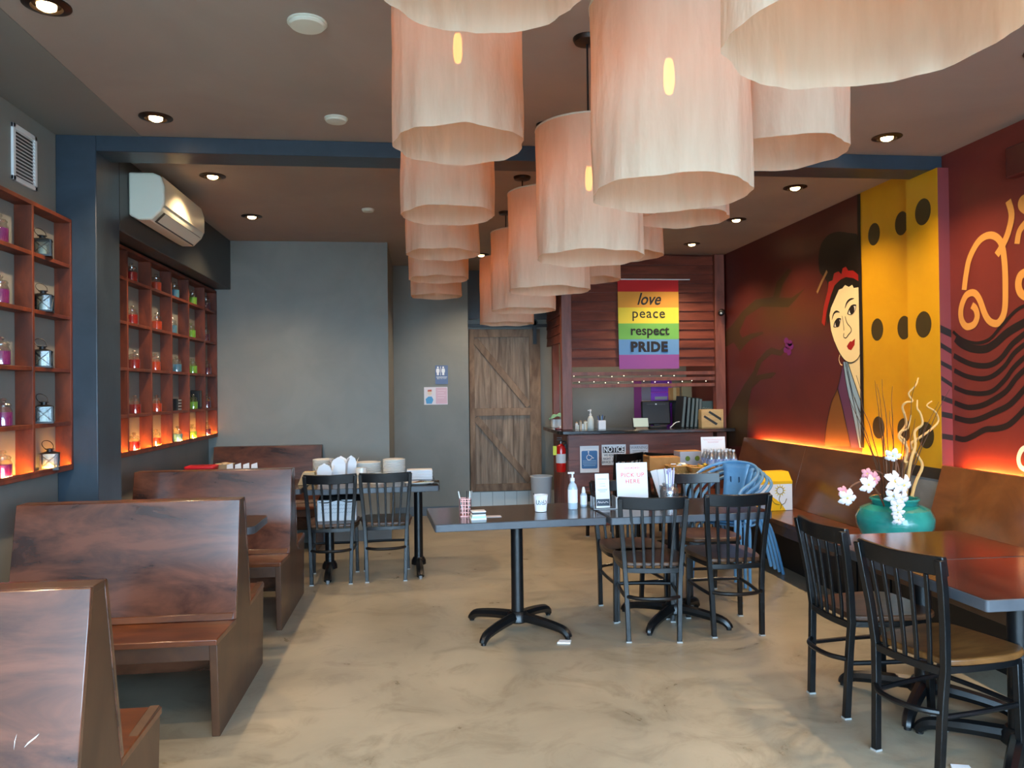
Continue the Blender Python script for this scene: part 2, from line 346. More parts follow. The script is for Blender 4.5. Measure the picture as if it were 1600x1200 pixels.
for a in (((165, 740), (182, 860), (215, 1010), (252, 1198)), ((176, 740), (205, 880), (240, 1040), (262, 1198)), ((190, 740), (226, 850), (266, 965)), ((185, 745), (215, 900), (266, 1030))): ribbon('mural_collar_line', Q(*a), .008, LINE, 6)
ribbon('mural_black_border', Q((250, -160), (252, 90), (258, 400), (264, 700), (270, 1198)), .045, LINE, 7)
ribbon('mural_ear', Q((147, 700), (142, 725), (150, 750), (160, 756)), .008, SKIN, 4)
Q = zm(1120, 380, .2667)
paint('mural_tree_trunk', Q((30, 1190), (50, 1040), (110, 920), (160, 830), (215, 750), (235, 690), (290, 630), (320, 610), (370, 627), (395, 608), (402, 632), (375, 660), (320, 650), (262, 700), (232, 775), (330, 755), (350, 760), (320, 790), (260, 800), (205, 850), (187, 930), (176, 1190)), BRN, 2)
paint('mural_tree_branch', Q((35, 600), (50, 520), (90, 480), (150, 400), (230, 330), (330, 315), (352, 230), (420, 150), (440, 160), (387, 240), (366, 320), (440, 320), (520, 262), (462, 332), (420, 375), (260, 372), (172, 430), (132, 520), (150, 555), (200, 530), (270, 518), (275, 530), (202, 562), (162, 600), (135, 635), (100, 580), (60, 604)), BRN, 2)
for k, (x, y) in enumerate(((408, 570), (430, 585), (438, 605), (425, 640), (405, 625), (415, 600))):
    p = wallpt(Q((x, y))[0]); paint('mural_petal', [(0, p.y+.045*math.cos(a*PI/5), p.z+.03*math.sin(a*PI/5)) for a in range(10)], mat('violet paint', (104, 28, 104), rough=.5), 3, raw=True)
Q = zm(1120, 500, .3); WAVE = mat('black wave paint', (30, 20, 18), rough=.5)
for wd, pts in ((.05, ((1245, 95), (1280, 128), (1340, 150), (1400, 150), (1450, 122), (1520, 62), (1620, 5))), (.02, ((1232, 60), (1280, 100), (1350, 120), (1420, 100), (1480, 35), (1560, -50), (1620, -80))),
                (.034, ((1235, 185), (1290, 215), (1350, 235), (1420, 235), (1480, 200), (1540, 125), (1620, 60))), (.03, ((1238, 262), (1300, 292), (1380, 306), (1440, 290), (1500, 240), (1550, 172), (1620, 115))),
                (.03, ((1238, 350), (1300, 375), (1380, 383), (1440, 368), (1500, 312), (1550, 245), (1620, 180))), (.034, ((1240, 432), (1310, 455), (1380, 445), (1450, 410), (1510, 368), (1560, 302), (1620, 245))),
                (.036, ((1240, 508), (1310, 525), (1370, 515), (1450, 480), (1530, 438), (1620, 340))), (.036, ((1243, 612), (1290, 622), (1340, 602), (1400, 570), (1460, 566), (1530, 540), (1620, 450)))):
    ribbon('mural_wave', Q(*pts), wd, WAVE, 2+(wd == .02))
for a, b, wd in ((45, 72, .05), (130, 165, .034), (222, 252, .03), (302, 340, .03), (405, 426, .034), (490, 502, .036), (605, 614, .036)):
    p = Yp(*Q((1168, a))[0], 4.6875); q = Yp(*Q((1226, b))[0], 4.6875); h = wd/2
    MB().sheet([(PX+.003, 4.6865, p.z-h), (XR, 4.6865, q.z-h), (XR, 4.6865, q.z+h), (PX+.003, 4.6865, p.z+h)]).build('wave_stroke', WAVE, col)
Q = zm(1120, 180, .3); GOLD = mat('gold scroll paint', (216, 148, 70), rough=.45)
for wd, pts in ((.045, ((1290, 910), (1300, 830), (1320, 740), (1370, 652), (1430, 625), (1480, 660), (1500, 760), (1505, 900), (1500, 1020), (1470, 1080), (1430, 1078), (1400, 1040), (1370, 960), (1340, 925), (1300, 940), (1275, 1000), (1275, 1060), (1300, 1100), (1340, 1090), (1358, 1050), (1350, 1010), (1330, 990))),
                (.045, ((1520, 445), (1538, 520), (1520, 610), (1490, 680), (1460, 728))), (.04, ((1565, 670), (1578, 605), (1610, 560))), (.05, ((1620, 950), (1585, 925), (1573, 880), (1585, 835), (1620, 815))), (.05, ((1620, 500), (1590, 475), (1592, 445), (1620, 425)))):
    ribbon('mural_gold_scroll', Q(*pts), wd, GOLD, 3+(len(pts) == 5))
ribbon('mural_white_ring', [(1612, 697), (1598, 702), (1592, 716), (1596, 730), (1612, 737)], .03, mat('white paint', (230, 224, 210), rough=.5), 3)
o = tag(MB().box(3.40, XR, 3.75, 4.11, 2.71, 2.89).build('junction_box', MURAL, bevel=.01), 'dark red painted box mounted high above the gold scroll', 'wall box')

# ------------------------------------------------------------------ lights on the ceiling
def downlight():
    t = thing('downlight', 'x', 'downlight', (0, 0, HC), 0, 'recessed downlights')
    MB().lathe([(.058, -.012), (.088, -.004), (.088, 0)], 28, cap=False).lathe([(.058, -.012), (.052, -.001), (.001, -.001)], 28, cap=False).build('trim_ring', BRONZE, t)
    MB().lathe([(.036, -.002), (.034, -.014), (.02, -.022), (.001, -.024)], 20, cap=False).build('bulb', emis('warm downlight glow', (255, 214, 150), 14), t)
    l = bpy.data.lights.new('downlight_beam', 'SPOT'); l.energy = SPOT_W; l.color = (1, .72, .44); l.spot_size = math.radians(125); l.spot_blend = .7; l.shadow_soft_size = .035
    lo = bpy.data.objects.new('downlight_beam', l); COL.objects.link(lo); lo.parent = t; lo.location = (0, 0, -.035)
    return t
dl = downlight(); first = True
DL = [(-1.44, y, 'left') for y in (.8, 1.98, 3.18, 4.42, 5.58, 6.83)]+[(2.86, y, 'right') for y in (.8, 1.98, 3.2, 4.41, 5.58, 6.69, 7.85)]+[(.68, 8.6, 'mid'), (2.5, 9.2, 'mid')]  # last entry is an unseen lamp added to brighten the wall behind the counter
lab = {(-1.44, 3.18): 'round bronze downlight over the grey border strip farther from the blue beam', (-1.44, 4.42): 'round bronze downlight between the grey border strip and the blue beam',
       (-1.44, 5.58): 'round bronze downlight beside the wall air conditioner', (-1.44, 6.83): 'round bronze downlight past the wall air conditioner near the grey back wall',
       (2.86, 4.41): 'round bronze downlight before the blue beam on the red wall side', (2.86, 5.58): 'round bronze downlight just past the blue beam beside the mustard strip',
       (2.86, 6.69): 'round bronze downlight above the painted branch tree, second past the beam', (2.86, 7.85): 'round bronze downlight nearest the plank partition on the mural side', (.68, 8.6): 'small downlight over the barn door passage', (2.5, 9.2): 'added unseen downlight behind the plank partition'}
for x, y, sd in DL:
    o = dl if first else dup(dl, (x, y, HC)); first = False
    o.location = (x, y, HC); o['label'] = lab.get((x, y), 'round bronze downlight near the storefront windows')
for i, (x, y, r, lb) in enumerate(((-.453, 3.234, .075, 'large round white ceiling speaker disc beside the front pendant'), (-.459, 4.357, .06, 'flat white smoke detector disc just before the blue beam'), (-.43, 6.508, .05, 'small white smoke detector disc past the blue beam'))):
    t = thing('ceiling_disc', lb, 'ceiling fixture', (x, y, HC)); MB().lathe([(r, 0), (r, -.012), (r*.9, -.02), (.001, -.022)], 28, cap=False).build('cover', CREAM, t); MB().lathe([(r*1.08, 0), (r*1.08, -.006), (r, -.007)], 28, cap=False).build('base_ring', CREAM, t)

def shade_mesh(seed, R=.23, Hh=.56):
    rnd = random.Random(seed); n, mrow = 72, 18; ph = [rnd.uniform(0, 6.28) for _ in range(8)]; lob = [rnd.choice((5, 6, 7)), rnd.choice((9, 11)), 17]
    vs = []; fs = []
    for j in range(mrow+1):
        v = j/mrow; z = -v*Hh
        for k in range(n):
            a = 2*PI*k/n
            w_ = v**1.3
            r = R*(1 + w_*(.02*math.cos(lob[0]*a+ph[0]) + .012*math.cos(lob[1]*a+ph[1]+v*2)) + .010*math.sin(min(1, v*1.4)*PI/2)*math.cos(lob[2]*a+ph[2]+3*v) + .006*math.sin(23*a+ph[5]+6*v)*math.sin(5*v+ph[6]) + .006*math.sin(9*v+ph[3]+2*math.cos(3*a+ph[4])))
            vs.append((r*math.cos(a), r*math.sin(a), z + w_*.003*math.cos(lob[0]*a+ph[0]+1)))
    for j in range(mrow):
        for k in range(n): fs.append((j*n+k, j*n+(k+1) % n, (j+1)*n+(k+1) % n, (j+1)*n+k))
    return vs, fs
def pendant(drop, seed):
    t = thing('pendant_lamp', 'x', 'pendant lamp', (0, 0, HC), 0, 'fabric drum pendants down the middle of the room')
    vs, fs = shade_mesh(seed); s = MB(); s.add([(x, y, z-drop) for x, y, z in vs], fs, True); sh = s.build('shade', _M['linen'], t, sharp=180)
    MB().tube([(.23*math.cos(a*PI/18), .23*math.sin(a*PI/18), -drop-.004) for a in range(36)], .004, 6, closed=True).build('hoop', mat('shade wire', (200, 190, 170), rough=.4), t)
    sp = MB()
    for k in range(3): a = k*2*PI/3; sp.tube([(0, 0, -drop-.03), (.226*math.cos(a), .226*math.sin(a), -drop-.004)], .0025, 5)
    sp.build('spider', mat('shade wire', (200, 190, 170)), t)
    MB().lathe([(.001, -.028), (.03, -.027), (.055, -.02), (.062, -.006), (.062, 0)], 24, cap=False).build('canopy', BRONZE, t)
    MB().tube([(0, 0, -.02), (0, 0, -drop-.12)], .0045, 6).build('cord', BLACK, t)
    MB().lathe([(.001, -drop-.1), (.018, -drop-.105), (.02, -drop-.16), (.001, -drop-.165)], 14, cap=False).build('socket', BRONZE, t)
    MB().lathe([(.01, -drop-.162), (.015, -drop-.18), (.017, -drop-.235), (.011, -drop-.262), (.001, -drop-.268)], 14, cap=False).build('bulb', emis('amber filament glow', (255, 158, 62), BULB_E), t)
    return t
k = 0
for row, x, drop, ys, nm in (('a', .14, .10, [1.63+1.09*i for i in range(6)], 'high hung linen drum pendant, %s from the window in the booth side row'), ('b', .732, .40, [1.16]+[1.09*(i+1) for i in range(1, 6)], 'low hung linen drum pendant on a long cord, %s from the window'), ('c', 1.345, .10, [2.72+1.09*i for i in range(4)], 'high hung linen drum pendant, %s from the window in the mural side row')):
    protos = []
    for i, y in enumerate(ys):
        if i < 3: o = pendant(drop, k*7+3); protos.append(o); k += 1
        else: o = dup(protos[i % 3], (x, y, HC), rz=1.1*i)
        o.location = (x, y, HC)
        o['label'] = nm % ['first', 'second', 'third', 'fourth', 'fifth', 'sixth'][i]
# LED strips
LEDM = emis('amber led strip', (255, 160, 70), LED_E)

# ------------------------------------------------------------------ candle shelves
def shelf_unit(name, label, y0, y1, divs, z0, z1, rows):
    t = thing(name, label, 'wall shelf', (XL, y0, z0)); d = .09; th = .022; L_ = y1-y0; H_ = z1-z0
    for lb, z in (('bottom_board', 0), ('top_board', H_-th)): MB().box(0, d, 0, L_, z, z+th).build(lb, SHELF, t, bevel=.002)
    for z in rows: MB().box(0, d-.003, 0, L_, z-z0-th, z-z0).build('shelf_board', SHELF, t, bevel=.002)
    for y in divs: MB().box(.0, d, y-y0-th/2, y-y0+th/2, th, H_-th).build('divider', SHELF, t, bevel=.002)
    MB().box(.0862, .0868, .03, L_-.03, th+.002, th+.012).build('led_strip', emis('shelf led strip', (255, 166, 70), 240), t)
    MB().box(.087, .0905, .0, L_, th, th+.013).build('led_lip', SHELF, t)
    return t
R1 = [1.362, 1.665, 1.970, 2.272]
shelf_unit('candle_shelf', 'red brown cubby shelf holding black lanterns beside the blue pillar', 3.39, 4.747, [3.401, 3.85, 4.295, 4.736], 1.08, 2.537, R1)
R2 = [1.378, 1.70, 2.005, 2.30]; D2 = [5.60, 6.07, 6.545, 7.01, 7.51, 7.928]
shelf_unit('candle_shelf', 'red brown cubby shelf of coloured candles under the air conditioner', 5.11, 7.939, D2, 1.085, 2.535, [1.375, 1.70, 2.02, 2.325])
R2 = [1.375, 1.70, 2.02, 2.325]
JG = glassy('candle jar glass', (240, 240, 238), .76, .12)
def jar_proto(colour, rgb):
    t = thing('candle_jar', 'x', 'candle', (0, 0, 0), 0, colour+' candles on the shelves')
    MB().lathe([(.001, 0), (.036, 0), (.042, .006), (.042, .075), (.034, .09), (.033, .098)], 18, cap=False).build('glass_jar', JG, t)
    MB().lathe([(.001, .004), (.0395, .004), (.0405, .07), (.001, .07)], 18, cap=False).build('wax', mat(colour+' wax', rgb, rough=.45, spec=.4), t)
    MB().lathe([(.036, .098), (.037, .106), (.03, .114), (.012, .118), (.011, .124), (.017, .132), (.012, .14), (.001, .142)], 16, cap=False).build('lid', JG, t)
    return t
cols = [('red', (176, 16, 24)), ('orange', (226, 78, 40)), ('blue', (88, 160, 190)), ('green', (130, 200, 70)), ('plum', (88, 24, 62)), ('purple', (140, 30, 120))]
rowname = ['bottom shelf', 'second shelf up', 'middle shelf', 'fourth shelf up', 'top shelf']
LV2 = [1.107]+R2; LV1 = [1.102]+R1
for ci, (cn, rgb) in enumerate(cols[:5]):
    p = jar_proto(cn, rgb); yc = (D2[ci]+D2[ci+1])/2; used = False
    for r in range(5):
        if ci == 2 and r == 1: continue
        yy = yc + (random.uniform(-.04, .04)) - (.06 if ci == 2 else 0)*(r % 2)
        o = dup(p, (0, 0, 0)) if used else p
        used = True
        o.location = (XL+.045, yy, LV2[r]); o.scale = (.95,)*3; o.rotation_euler = (0, 0, random.uniform(-.6, .6))
        o['label'] = '%s wax candle in a glass jar on the %s' % (cn, rowname[r])
p = jar_proto('purple', cols[5][1]); used = False
for r in range(5):
    o = dup(p, (0, 0, 0)) if used else p; used = True
    o.location = (XL+.0435, 4.07+random.uniform(-.015, .015), LV1[r]); o.scale = (1.0,)*3; o.rotation_euler = (0, 0, random.uniform(-.5, .3)); o['label'] = 'bright purple candle jar beside the lanterns on the %s' % rowname[r]
def lantern():
    t = thing('lantern', 'x', 'lantern', (0, 0, 0), 0, 'black metal lanterns'); s = .042
    for a in (-1, 1):
        for b in (-1, 1): MB().box(a*s-.004, a*s+.004, b*s-.004, b*s+.004, 0, .092).build('corner_post', BLACK, t)
    MB().box(-s-.006, s+.006, -s-.006, s+.006, 0, .01).build('base', BLACK, t)
    MB().add([(-s-.008, -s-.008, .092), (s+.008, -s-.008, .092), (s+.008, s+.008, .092), (-s-.008, s+.008, .092), (-.022, -.022, .102), (.022, -.022, .102), (.022, .022, .102), (-.022, .022, .102)], [(3, 2, 1, 0), (4, 5, 6, 7)]+[(i, (i+1) % 4, 4+(i+1) % 4, 4+i) for i in range(4)]).build('roof', BLACK, t)
    MB().lathe([(.016, .1), (.016, .114), (.024, .115), (.024, .119), (.001, .122)], 14, cap=False).build('chimney', BLACK, t)
    MB().tube([(.03*math.sin(a*PI/9), .02*(1-math.cos(a*PI/9)), .112+.026-.026*math.cos(a*PI/9)) for a in range(18)], .002, 5, closed=True).build('handle', BLACK, t).rotation_euler = (0, 0, .6)
    for i in range(4):
        c_, s_ = math.cos(i*PI/2), math.sin(i*PI/2); rot = Matrix.Rotation(i*PI/2, 4, 'Z'); g = MB().box(-s, s, -s, -s+.002, .01, .092, rot).build('pane', GLASS, t); x = MB()
        for a, b in ((-s, s), (s, -s)): x.tube([rot @ Vector((a, -s-.002, .012)), rot @ Vector((b, -s-.002, .091))], .0016, 4)
        x.build('cross_wire', BLACK, g)
    MB().lathe([(.001, .01), (.02, .01), (.02, .06), (.001, .062)], 14, cap=False).build('pillar_candle', mat('ivory wax', (228, 226, 208), rough=.5), t)
    return t
p = lantern(); used = False
for r in range(5):
    o = dup(p, (0, 0, 0)) if used else p; used = True
    o.location = (XL+.058, 4.47+(.06 if r == 0 else random.uniform(-.03, .02)), LV1[r]); o.rotation_euler = (0, 0, .25+random.uniform(-.15, .15)); o.scale = (.98,)*3; o['label'] = 'black wire lantern with ivory candle on the %s' % rowname[r]
yc = (D2[2]+D2[3])/2
t = thing('black_box_stack', 'stack of small black boxes with pale edges on the second shelf up', 'boxes', (XL+.026, yc-.02, R2[0]))
MB().box(-.05, .05, -.07, -.03, 0, .1).build('side_box', BLACK, t)
for i in range(4): MB().box(-.045, .05, -.028, .07, i*.025, i*.025+.021).build('tray', mat('black tray', (34, 34, 34), rough=.5), t); MB().box(.05, .0515, -.02, .065, i*.025+.005, i*.025+.017).build('tray_label', mat('grey label', (150, 150, 148)), t)
t = thing('slim_speaker', 'slim black box standing behind a green candle', 'box', (XL+.041, (D2[3]+D2[4])/2+.12, R2[0])); MB().box(-.04, .04, -.04, .04, 0, .17).build('body', BLACK, t, bevel=.006); MB().box(.04, .042, -.03, .03, .02, .15).build('grille', CHAR, t)

# ------------------------------------------------------------------ air conditioner, vent
t = thing('air_conditioner', 'cream wall mounted split air conditioner on the charcoal soffit', 'air conditioner', (-1.885, 5.25, 2.655))
prof = [(0, .03), (.06, 0), (.14, .0), (.2, .06), (.222, .11), (.222, .22), (.2, .29), (.15, .31), (0, .31)]
MB().add([(x, y, z) for y in (0, .95) for x, z in prof], [tuple(range(9))[::-1], tuple(range(9, 18))]+[(i, (i+1) % 9, 9+(i+1) % 9, 9+i) for i in range(9)]).build('body', CREAM, t, bevel=.012)
MB().add([(.224, .02, .10), (.224, .93, .10), (.224, .93, .225), (.224, .02, .225), (.203, .02, .292), (.203, .93, .292)], [(0, 1, 2, 3), (3, 2, 5, 4)]).build('front_panel', mat('cream glossy panel', (222, 216, 192), rough=.35), t)
a, b = Vector((.205, 0, .058)), Vector((.146, 0, -.003))
MB().add([(a.x, .05, a.z), (a.x, .9, a.z), (b.x, .9, b.z), (b.x, .05, b.z)], [(0, 1, 2, 3)]).build('air_outlet', mat('outlet shadow grey', (60, 58, 52), rough=.5), t)
MB().add([(a.x+.004, .07, a.z-.006), (a.x+.004, .88, a.z-.006), (b.x+.012, .88, b.z+.004), (b.x+.012, .07, b.z+.004)], [(0, 1, 2, 3)]).build('louver', CREAM, t)
t = thing('air_vent', 'white louvred air vent high on the grey wall above the lantern shelf', 'vent', (XL, 4.385, 2.79)); v = MB()
for q in ((-.125, -.1, -.15, .15), (.1, .125, -.15, .15), (-.125, .125, -.15, -.125), (-.125, .125, .125, .15)): v.box(0, .014, q[0], q[1], q[2], q[3])
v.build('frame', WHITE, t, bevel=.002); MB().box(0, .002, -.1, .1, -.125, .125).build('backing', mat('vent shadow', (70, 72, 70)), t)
for i in range(13): z = -.115+i*.019; MB().add([(.003, -.1, z+.008), (.003, .1, z+.008), (.014, .1, z-.004), (.014, -.1, z-.004), (.003, -.1, z+.011), (.003, .1, z+.011), (.014, .1, z-.001), (.014, -.1, z-.001)], [(0, 1, 2, 3), (7, 6, 5, 4), (3, 2, 6, 7), (0, 4, 5, 1), (0, 3, 7, 4), (1, 5, 6, 2)]).build('slat', WHITE, t)

# ------------------------------------------------------------------ booths
EP = [(-.457, 0), (-.495, .44), (-.16, .425), (-.047, .985), (.047, .985), (.16, .425), (.495, .45), (.457, 0)]
def booth(label, loc, double=True):
    t = thing('booth_bench', label, 'booth', loc, 0, 'dark veneer booths along the left wall'); Wd = 1.03
    ep = EP if double else EP[:4]+[(.05, .985), (.05, 0)]
    for x in (0, -Wd+.035): MB().prism(ep, x-.035, x, 'x').build('end_panel', BOOTH2, t, bevel=.003)
    for s in ((-1, 1) if double else (-1,)):
        M = Matrix.Scale(-1, 4, (0, 1, 0)) if s == 1 else Matrix.Identity(4)
        MB().prism([(-.168, .43), (-.056, .988), (-.036, .988), (-.146, .43)], -Wd-.003, .003, 'x', M).build('backrest_panel', BOOTH, t, bevel=.003)
        MB().prism([(-.505, .415), (-.505, .442), (-.15, .43), (-.15, .404)], -Wd-.002, .002, 'x', M).build('seat', SEATW, t, bevel=.004)
        MB().prism([(-.18, .432), (-.155, .432), (-.152, .462), (-.166, .462)], -Wd+.01, -.01, 'x', M).build('seat_ledge', SEATW, t, bevel=.003)
        MB().box(-Wd+.03, -.03, -.485, -.46, .345, .412, M).build('apron', BOOTH2, t, bevel=.003)
    MB().box(-Wd, .002, -.04, .04 if double else .05, .965, .9885).build('ridge_cap', BOOTH2, t, bevel=.003)
    MB().box(-Wd+.035, -.035, -.012, .012, .14, .42).build('centre_web', BOOTH, t)
    return t
b0 = booth('scratched dark veneer booth bench nearest the storefront', (-.9, 2.264, 0))
def scr(px, py):                      # point on the slanted panel seen at that pixel
    d = ray(px, py); n = Vector((0, -.558, .112)); p0 = Vector((0, 2.264-.168, .43)); q = CAM + d*((p0-CAM).dot(n)/d.dot(n)); return q + n.normalized()*.0015 - Vector((-.9, 2.264, 0))
sc = MB()
for pts, wd in ((((38, 1168), (44, 1160), (53, 1153), (62, 1146)), .006), (((22, 1172), (23, 1158), (27, 1146)), .0018)):
    P = [scr(*p) for p in pts]; A = [p+Vector((wd*math.sin(PI*i/(len(P)-1)), 0, 0)) for i, p in enumerate(P)]; n = len(P)
    sc.add(P+A, [(i, i+1, n+i+1, n+i) for i in range(n-1)])
sc.build('scratch', mat('bare scratch', (220, 214, 200), rough=.7), b0)
booth('dark veneer booth bench next to the blue pillar', (-.9, 3.985, 0))
booth('dark veneer booth bench under the far candle shelf', (-.9, 5.50, 0))
booth('single booth bench against the grey back wall', (-1.0, YL-.052, 0), False)

# ------------------------------------------------------------------ tables
def pedestal(t, x, y, H=.705, arm=.36, rot=PI/4):
    MB().lathe([(.044, .06), (.04, .1), (.038, H-.02)], 20, (x, y, 0)).build('pedestal_post', BLACKM, t)
    MB().box(x-.16, x+.16, y-.16, y+.16, H-.02, H).build('mounting_plate', BLACKM, t)
    MB().lathe([(.06, .05), (.07, .06), (.066, .1), (.05, .12)], 20, (x, y, 0)).build('hub', BLACKM, t)
    for k in range(4):
        a = rot+k*PI/2; d = Vector((math.cos(a), math.sin(a), 0)); c = Vector((x, y, 0))
        pts = [c+d*.03+Vector((0, 0, .085)), c+d*arm*.5+Vector((0, 0, .075)), c+d*arm*.88+Vector((0, 0, .055)), c+d*arm+Vector((0, 0, .03)), c+d*(arm+.01)+Vector((0, 0, .012))]
        MB().tube(smoothpts(pts, 3), [.034-.001*i for i in range(13)], 8).build('foot_arm', BLACKM, t)
        MB().lathe([(.016, 0), (.016, .02)], 10, c+d*(arm+.005)).build('glide', BLACK, t)
def table(name, label, loc, rz, W, D, top, peds=((0, 0),), rad=.012, tall=.75, edge=None, rot=PI/4, arm=.36):
    t = thing(name, label, 'table', loc, rz)
    MB().prism(rrect(-W/2, W/2, -D/2, D/2, rad), tall-.045, tall-.002).build('edge_band', edge or EDGE, t, bevel=.003)
    MB().prism(rrect(-W/2+.003, W/2-.003, -D/2+.003, D/2-.003, rad), tall-.002, tall).build('tabletop', top, t)
    for x, y in peds: pedestal(t, x, y, tall-.045, arm, rot)
    return t
table('pedestal_table', 'dark rectangular table holding the USED cup and pencil holder', (.552, 4.752, 0), math.radians(4), 1.02, .63, TOPD, ((.04, .08),))
table('pedestal_table', 'dark rectangular table holding the pick up sign and straw jar', (1.60, 4.80, 0), math.radians(2.2), 1.02, .66, TOPD, ((.02, .06),))
table('pedestal_table', 'red brown glossy table in front of the banquette next to the storefront', (2.37, 2.805, 0), 0, .80, .605, TOPR, ((.02, .06),))
table('pedestal_table', 'red brown glossy table in front of the teal vase', (2.37, 3.42, 0), 0, .80, .605, TOPR, ((-.01, .0),))
table('booth_table', 'dark booth table with rounded corners between the blue pillar benches', (-1.46, 4.745, 0), 0, 1.0, .45, TOPD, ((0, 0),), .06, arm=.2)
table('booth_table', 'dark booth table holding the red tray', (-1.46, 6.6, 0), 0, 1.0, .7, TOPD, ((0, 0),), .02)
t = thing('service_table', 'dark table stacked with plates and takeout boxes by the grey wall', 'table', (-.415, 6.595, 0), math.radians(3))
MB().prism(rrect(-.525, .525, -.39, .39, .012), .705, .748).build('edge_band', EDGE, t, bevel=.003); MB().prism(rrect(-.522, .522, -.387, .387, .012), .748, .75).build('tabletop', TOPD, t)
for x in (-.36, .37):
    MB().lathe([(.04, .08), (.037, .12), (.036, .69)], 18, (x, -.08, 0)).build('post', BLACKM, t); MB().box(x-.05, x+.05, -.3, .25, .69, .705).build('mounting_plate', BLACKM, t)
    MB().tube(smoothpts([(x, -.36, .02), (x, -.3, .06), (x, -.08, .09), (x, .15, .06), (x, .22, .02)], 3), .03, 8).build('foot_bar', BLACKM, t); MB().lathe([(.062, .06), (.06, .09), (.045, .12)], 14, (x, -.08, 0)).build('collar', BLACKM, t)
    for y in (-.36, .22): MB().lathe([(.014, 0), (.014, .025)], 10, (x, y, 0)).build('glide', mat('grey glide', (120, 124, 126)), t)
t = table('side_table', 'black table holding bread baskets and bottled water near the counter', (2.43, 6.82, 0), 0, .76, .76, mat('black table laminate', (30, 30, 32), rough=.2), ((0, 0),), edge=BLACKM)

# ------------------------------------------------------------------ slat back chairs
def chair(seatm, label):
    t = thing('slat_back_chair', label, 'chair', (0, 0, 0), 0, 'black metal slat back chairs')
    def back(x, z):                      # y of the back plane at height z, bowed in x
        return -.185-.055*max(0, (z-.44)/.42)**1.25 - .028*(1-(x/.2)**2)*(1 if z > .4 else 0)
    for s in (-1, 1):
        MB().tube([(s*.15, -.205, 0), (s*.158, -.19, .30), (s*.166, -.182, .44), (s*.178, -.196, .6), (s*.19, -.217, .74), (s*.197, -.238, .86)], .014, rect=(.03, .028)).build('leg', BLACKM, t, bevel=.003)
        MB().tube([(s*.178, .2, 0), (s*.172, .19, .43)], .014, rect=(.027, .027)).build('leg', BLACKM, t, bevel=.003)
        for x, y in ((s*.15, -.205), (s*.178, .2)): MB().box(x-.016, x+.016, y-.016, y+.016, 0, .008).build('glide', mat('pale glide', (160, 162, 160)), t)
    n = 10; vs = []; fs = []
    for i in range(n+1):
        x = -.205+.41*i/n
        for z, dy in ((.79, -.008), (.865, -.008), (.865, .016), (.79, .016)): vs.append((x, back(x, z)+dy+.012, z+.006*(abs(x)/.2)))
    for i in range(n):
        for k in range(4): fs.append((i*4+k, i*4+(k+1) % 4, i*4+4+(k+1) % 4, i*4+4+k))
    fs += [(0, 1, 2, 3), (n*4+3, n*4+2, n*4+1, n*4)]
    MB().add(vs, fs).build('top_rail', BLACKM, t, bevel=.004)
    MB().tube([(x, back(x, .43)+.01, .425) for x in [-.165+.33*i/8 for i in range(9)]], .012, rect=(.03, .018)).build('lower_rail', BLACKM, t, bevel=.002)
    for i in range(5):
        u = -1+.5*i; MB().tube([(u*(.105+.028*(z-.43)/.37), back(u*.12, z)+.012, z) for z in (.43, .5, .58, .66, .73, .795)], .01, rect=(.011, .017)).build('slat', BLACKM, t, bevel=.002)
    sp = [(.17, .23), (.1, .245), (-.1, .245), (-.17, .23), (-.205, .17), (-.212, .08), (-.195, -.05), (-.17, -.15), (-.12, -.18), (.12, -.18), (.17, -.15), (.195, -.05), (.212, .08), (.205, .17)]
    sp = [(p.x, p.y) for p in smoothpts([(x, y, 0) for x, y in sp], 2, True)]
    MB().prism(sp, .443, .47).build('seat', seatm, t, bevel=.008, seg=3)
    MB().tube(smoothpts([(-.155, -.17, .428), (-.185, 0, .428), (-.175, .19, .428), (0, .21, .428), (.175, .19, .428), (.185, 0, .428), (.155, -.17, .428)], 3), .01, rect=(.026, .02)).build('seat_frame', BLACKM, t, bevel=.002)
    MB().tube(smoothpts([(-.152, -.2, .27), (-.09, -.245, .27), (0, -.26, .27), (.09, -.245, .27), (.152, -.2, .27)], 4), .012, 8).build('stretcher', BLACKM, t)
    MB().tube(smoothpts([(-.152, -.19, .25), (-.17, 0, .25), (-.174, .19, .25)], 3), .011, 8).build('stretcher', BLACKM, t); MB().tube(smoothpts([(.152, -.19, .25), (.17, 0, .25), (.174, .19, .25)], 3), .011, 8).build('stretcher', BLACKM, t)
    MB().tube(smoothpts([(-.174, .19, .25), (0, .2, .25), (.174, .19, .25)], 3), .011, 8).build('stretcher', BLACKM, t)
    return t
ch = chair(CSEAT, 'black slat back chair facing the pick up sign on the dark table'); ch.location = (1.39, 4.66, 0); ch.rotation_euler = (0, 0, -.16)
dup(ch, (1.895, 4.69, 0), -.02, 'black slat back chair next to the blue chair stack, its back to the window')
dup(ch, (1.39, 5.08, 0), PI+.08, 'black slat back chair behind the pick up sign, facing the window')
dup(ch, (2.02, 5.37, 0), PI, 'black slat back chair between the straw jar table and the bread baskets')
dup(ch, (1.93, 7.68, 0), .55, 'black chair before the counter, its corner overlapping the NOTICE sign')
dup(ch, (2.52, 7.62, 0), -.6, 'black chair before the counter beside the cardboard box table')
dup(ch, (2.10, 3.46, 0), -PI/2+.03, 'black slat back chair at the vase end of the red brown tables')
dup(ch, (-.727, 6.38, 0), .02, 'black slat back chair with a white paper bag on its seat')
dup(ch, (-.303, 6.41, 0), .03, 'black slat back chair at the plate table without a bag')
ch2 = chair(CSEATL, 'black slat back chair with light oak brown seat at the red brown table'); ch2.location = (2.09, 2.905, 0); ch2.rotation_euler = (0, 0, -PI/2+.24)

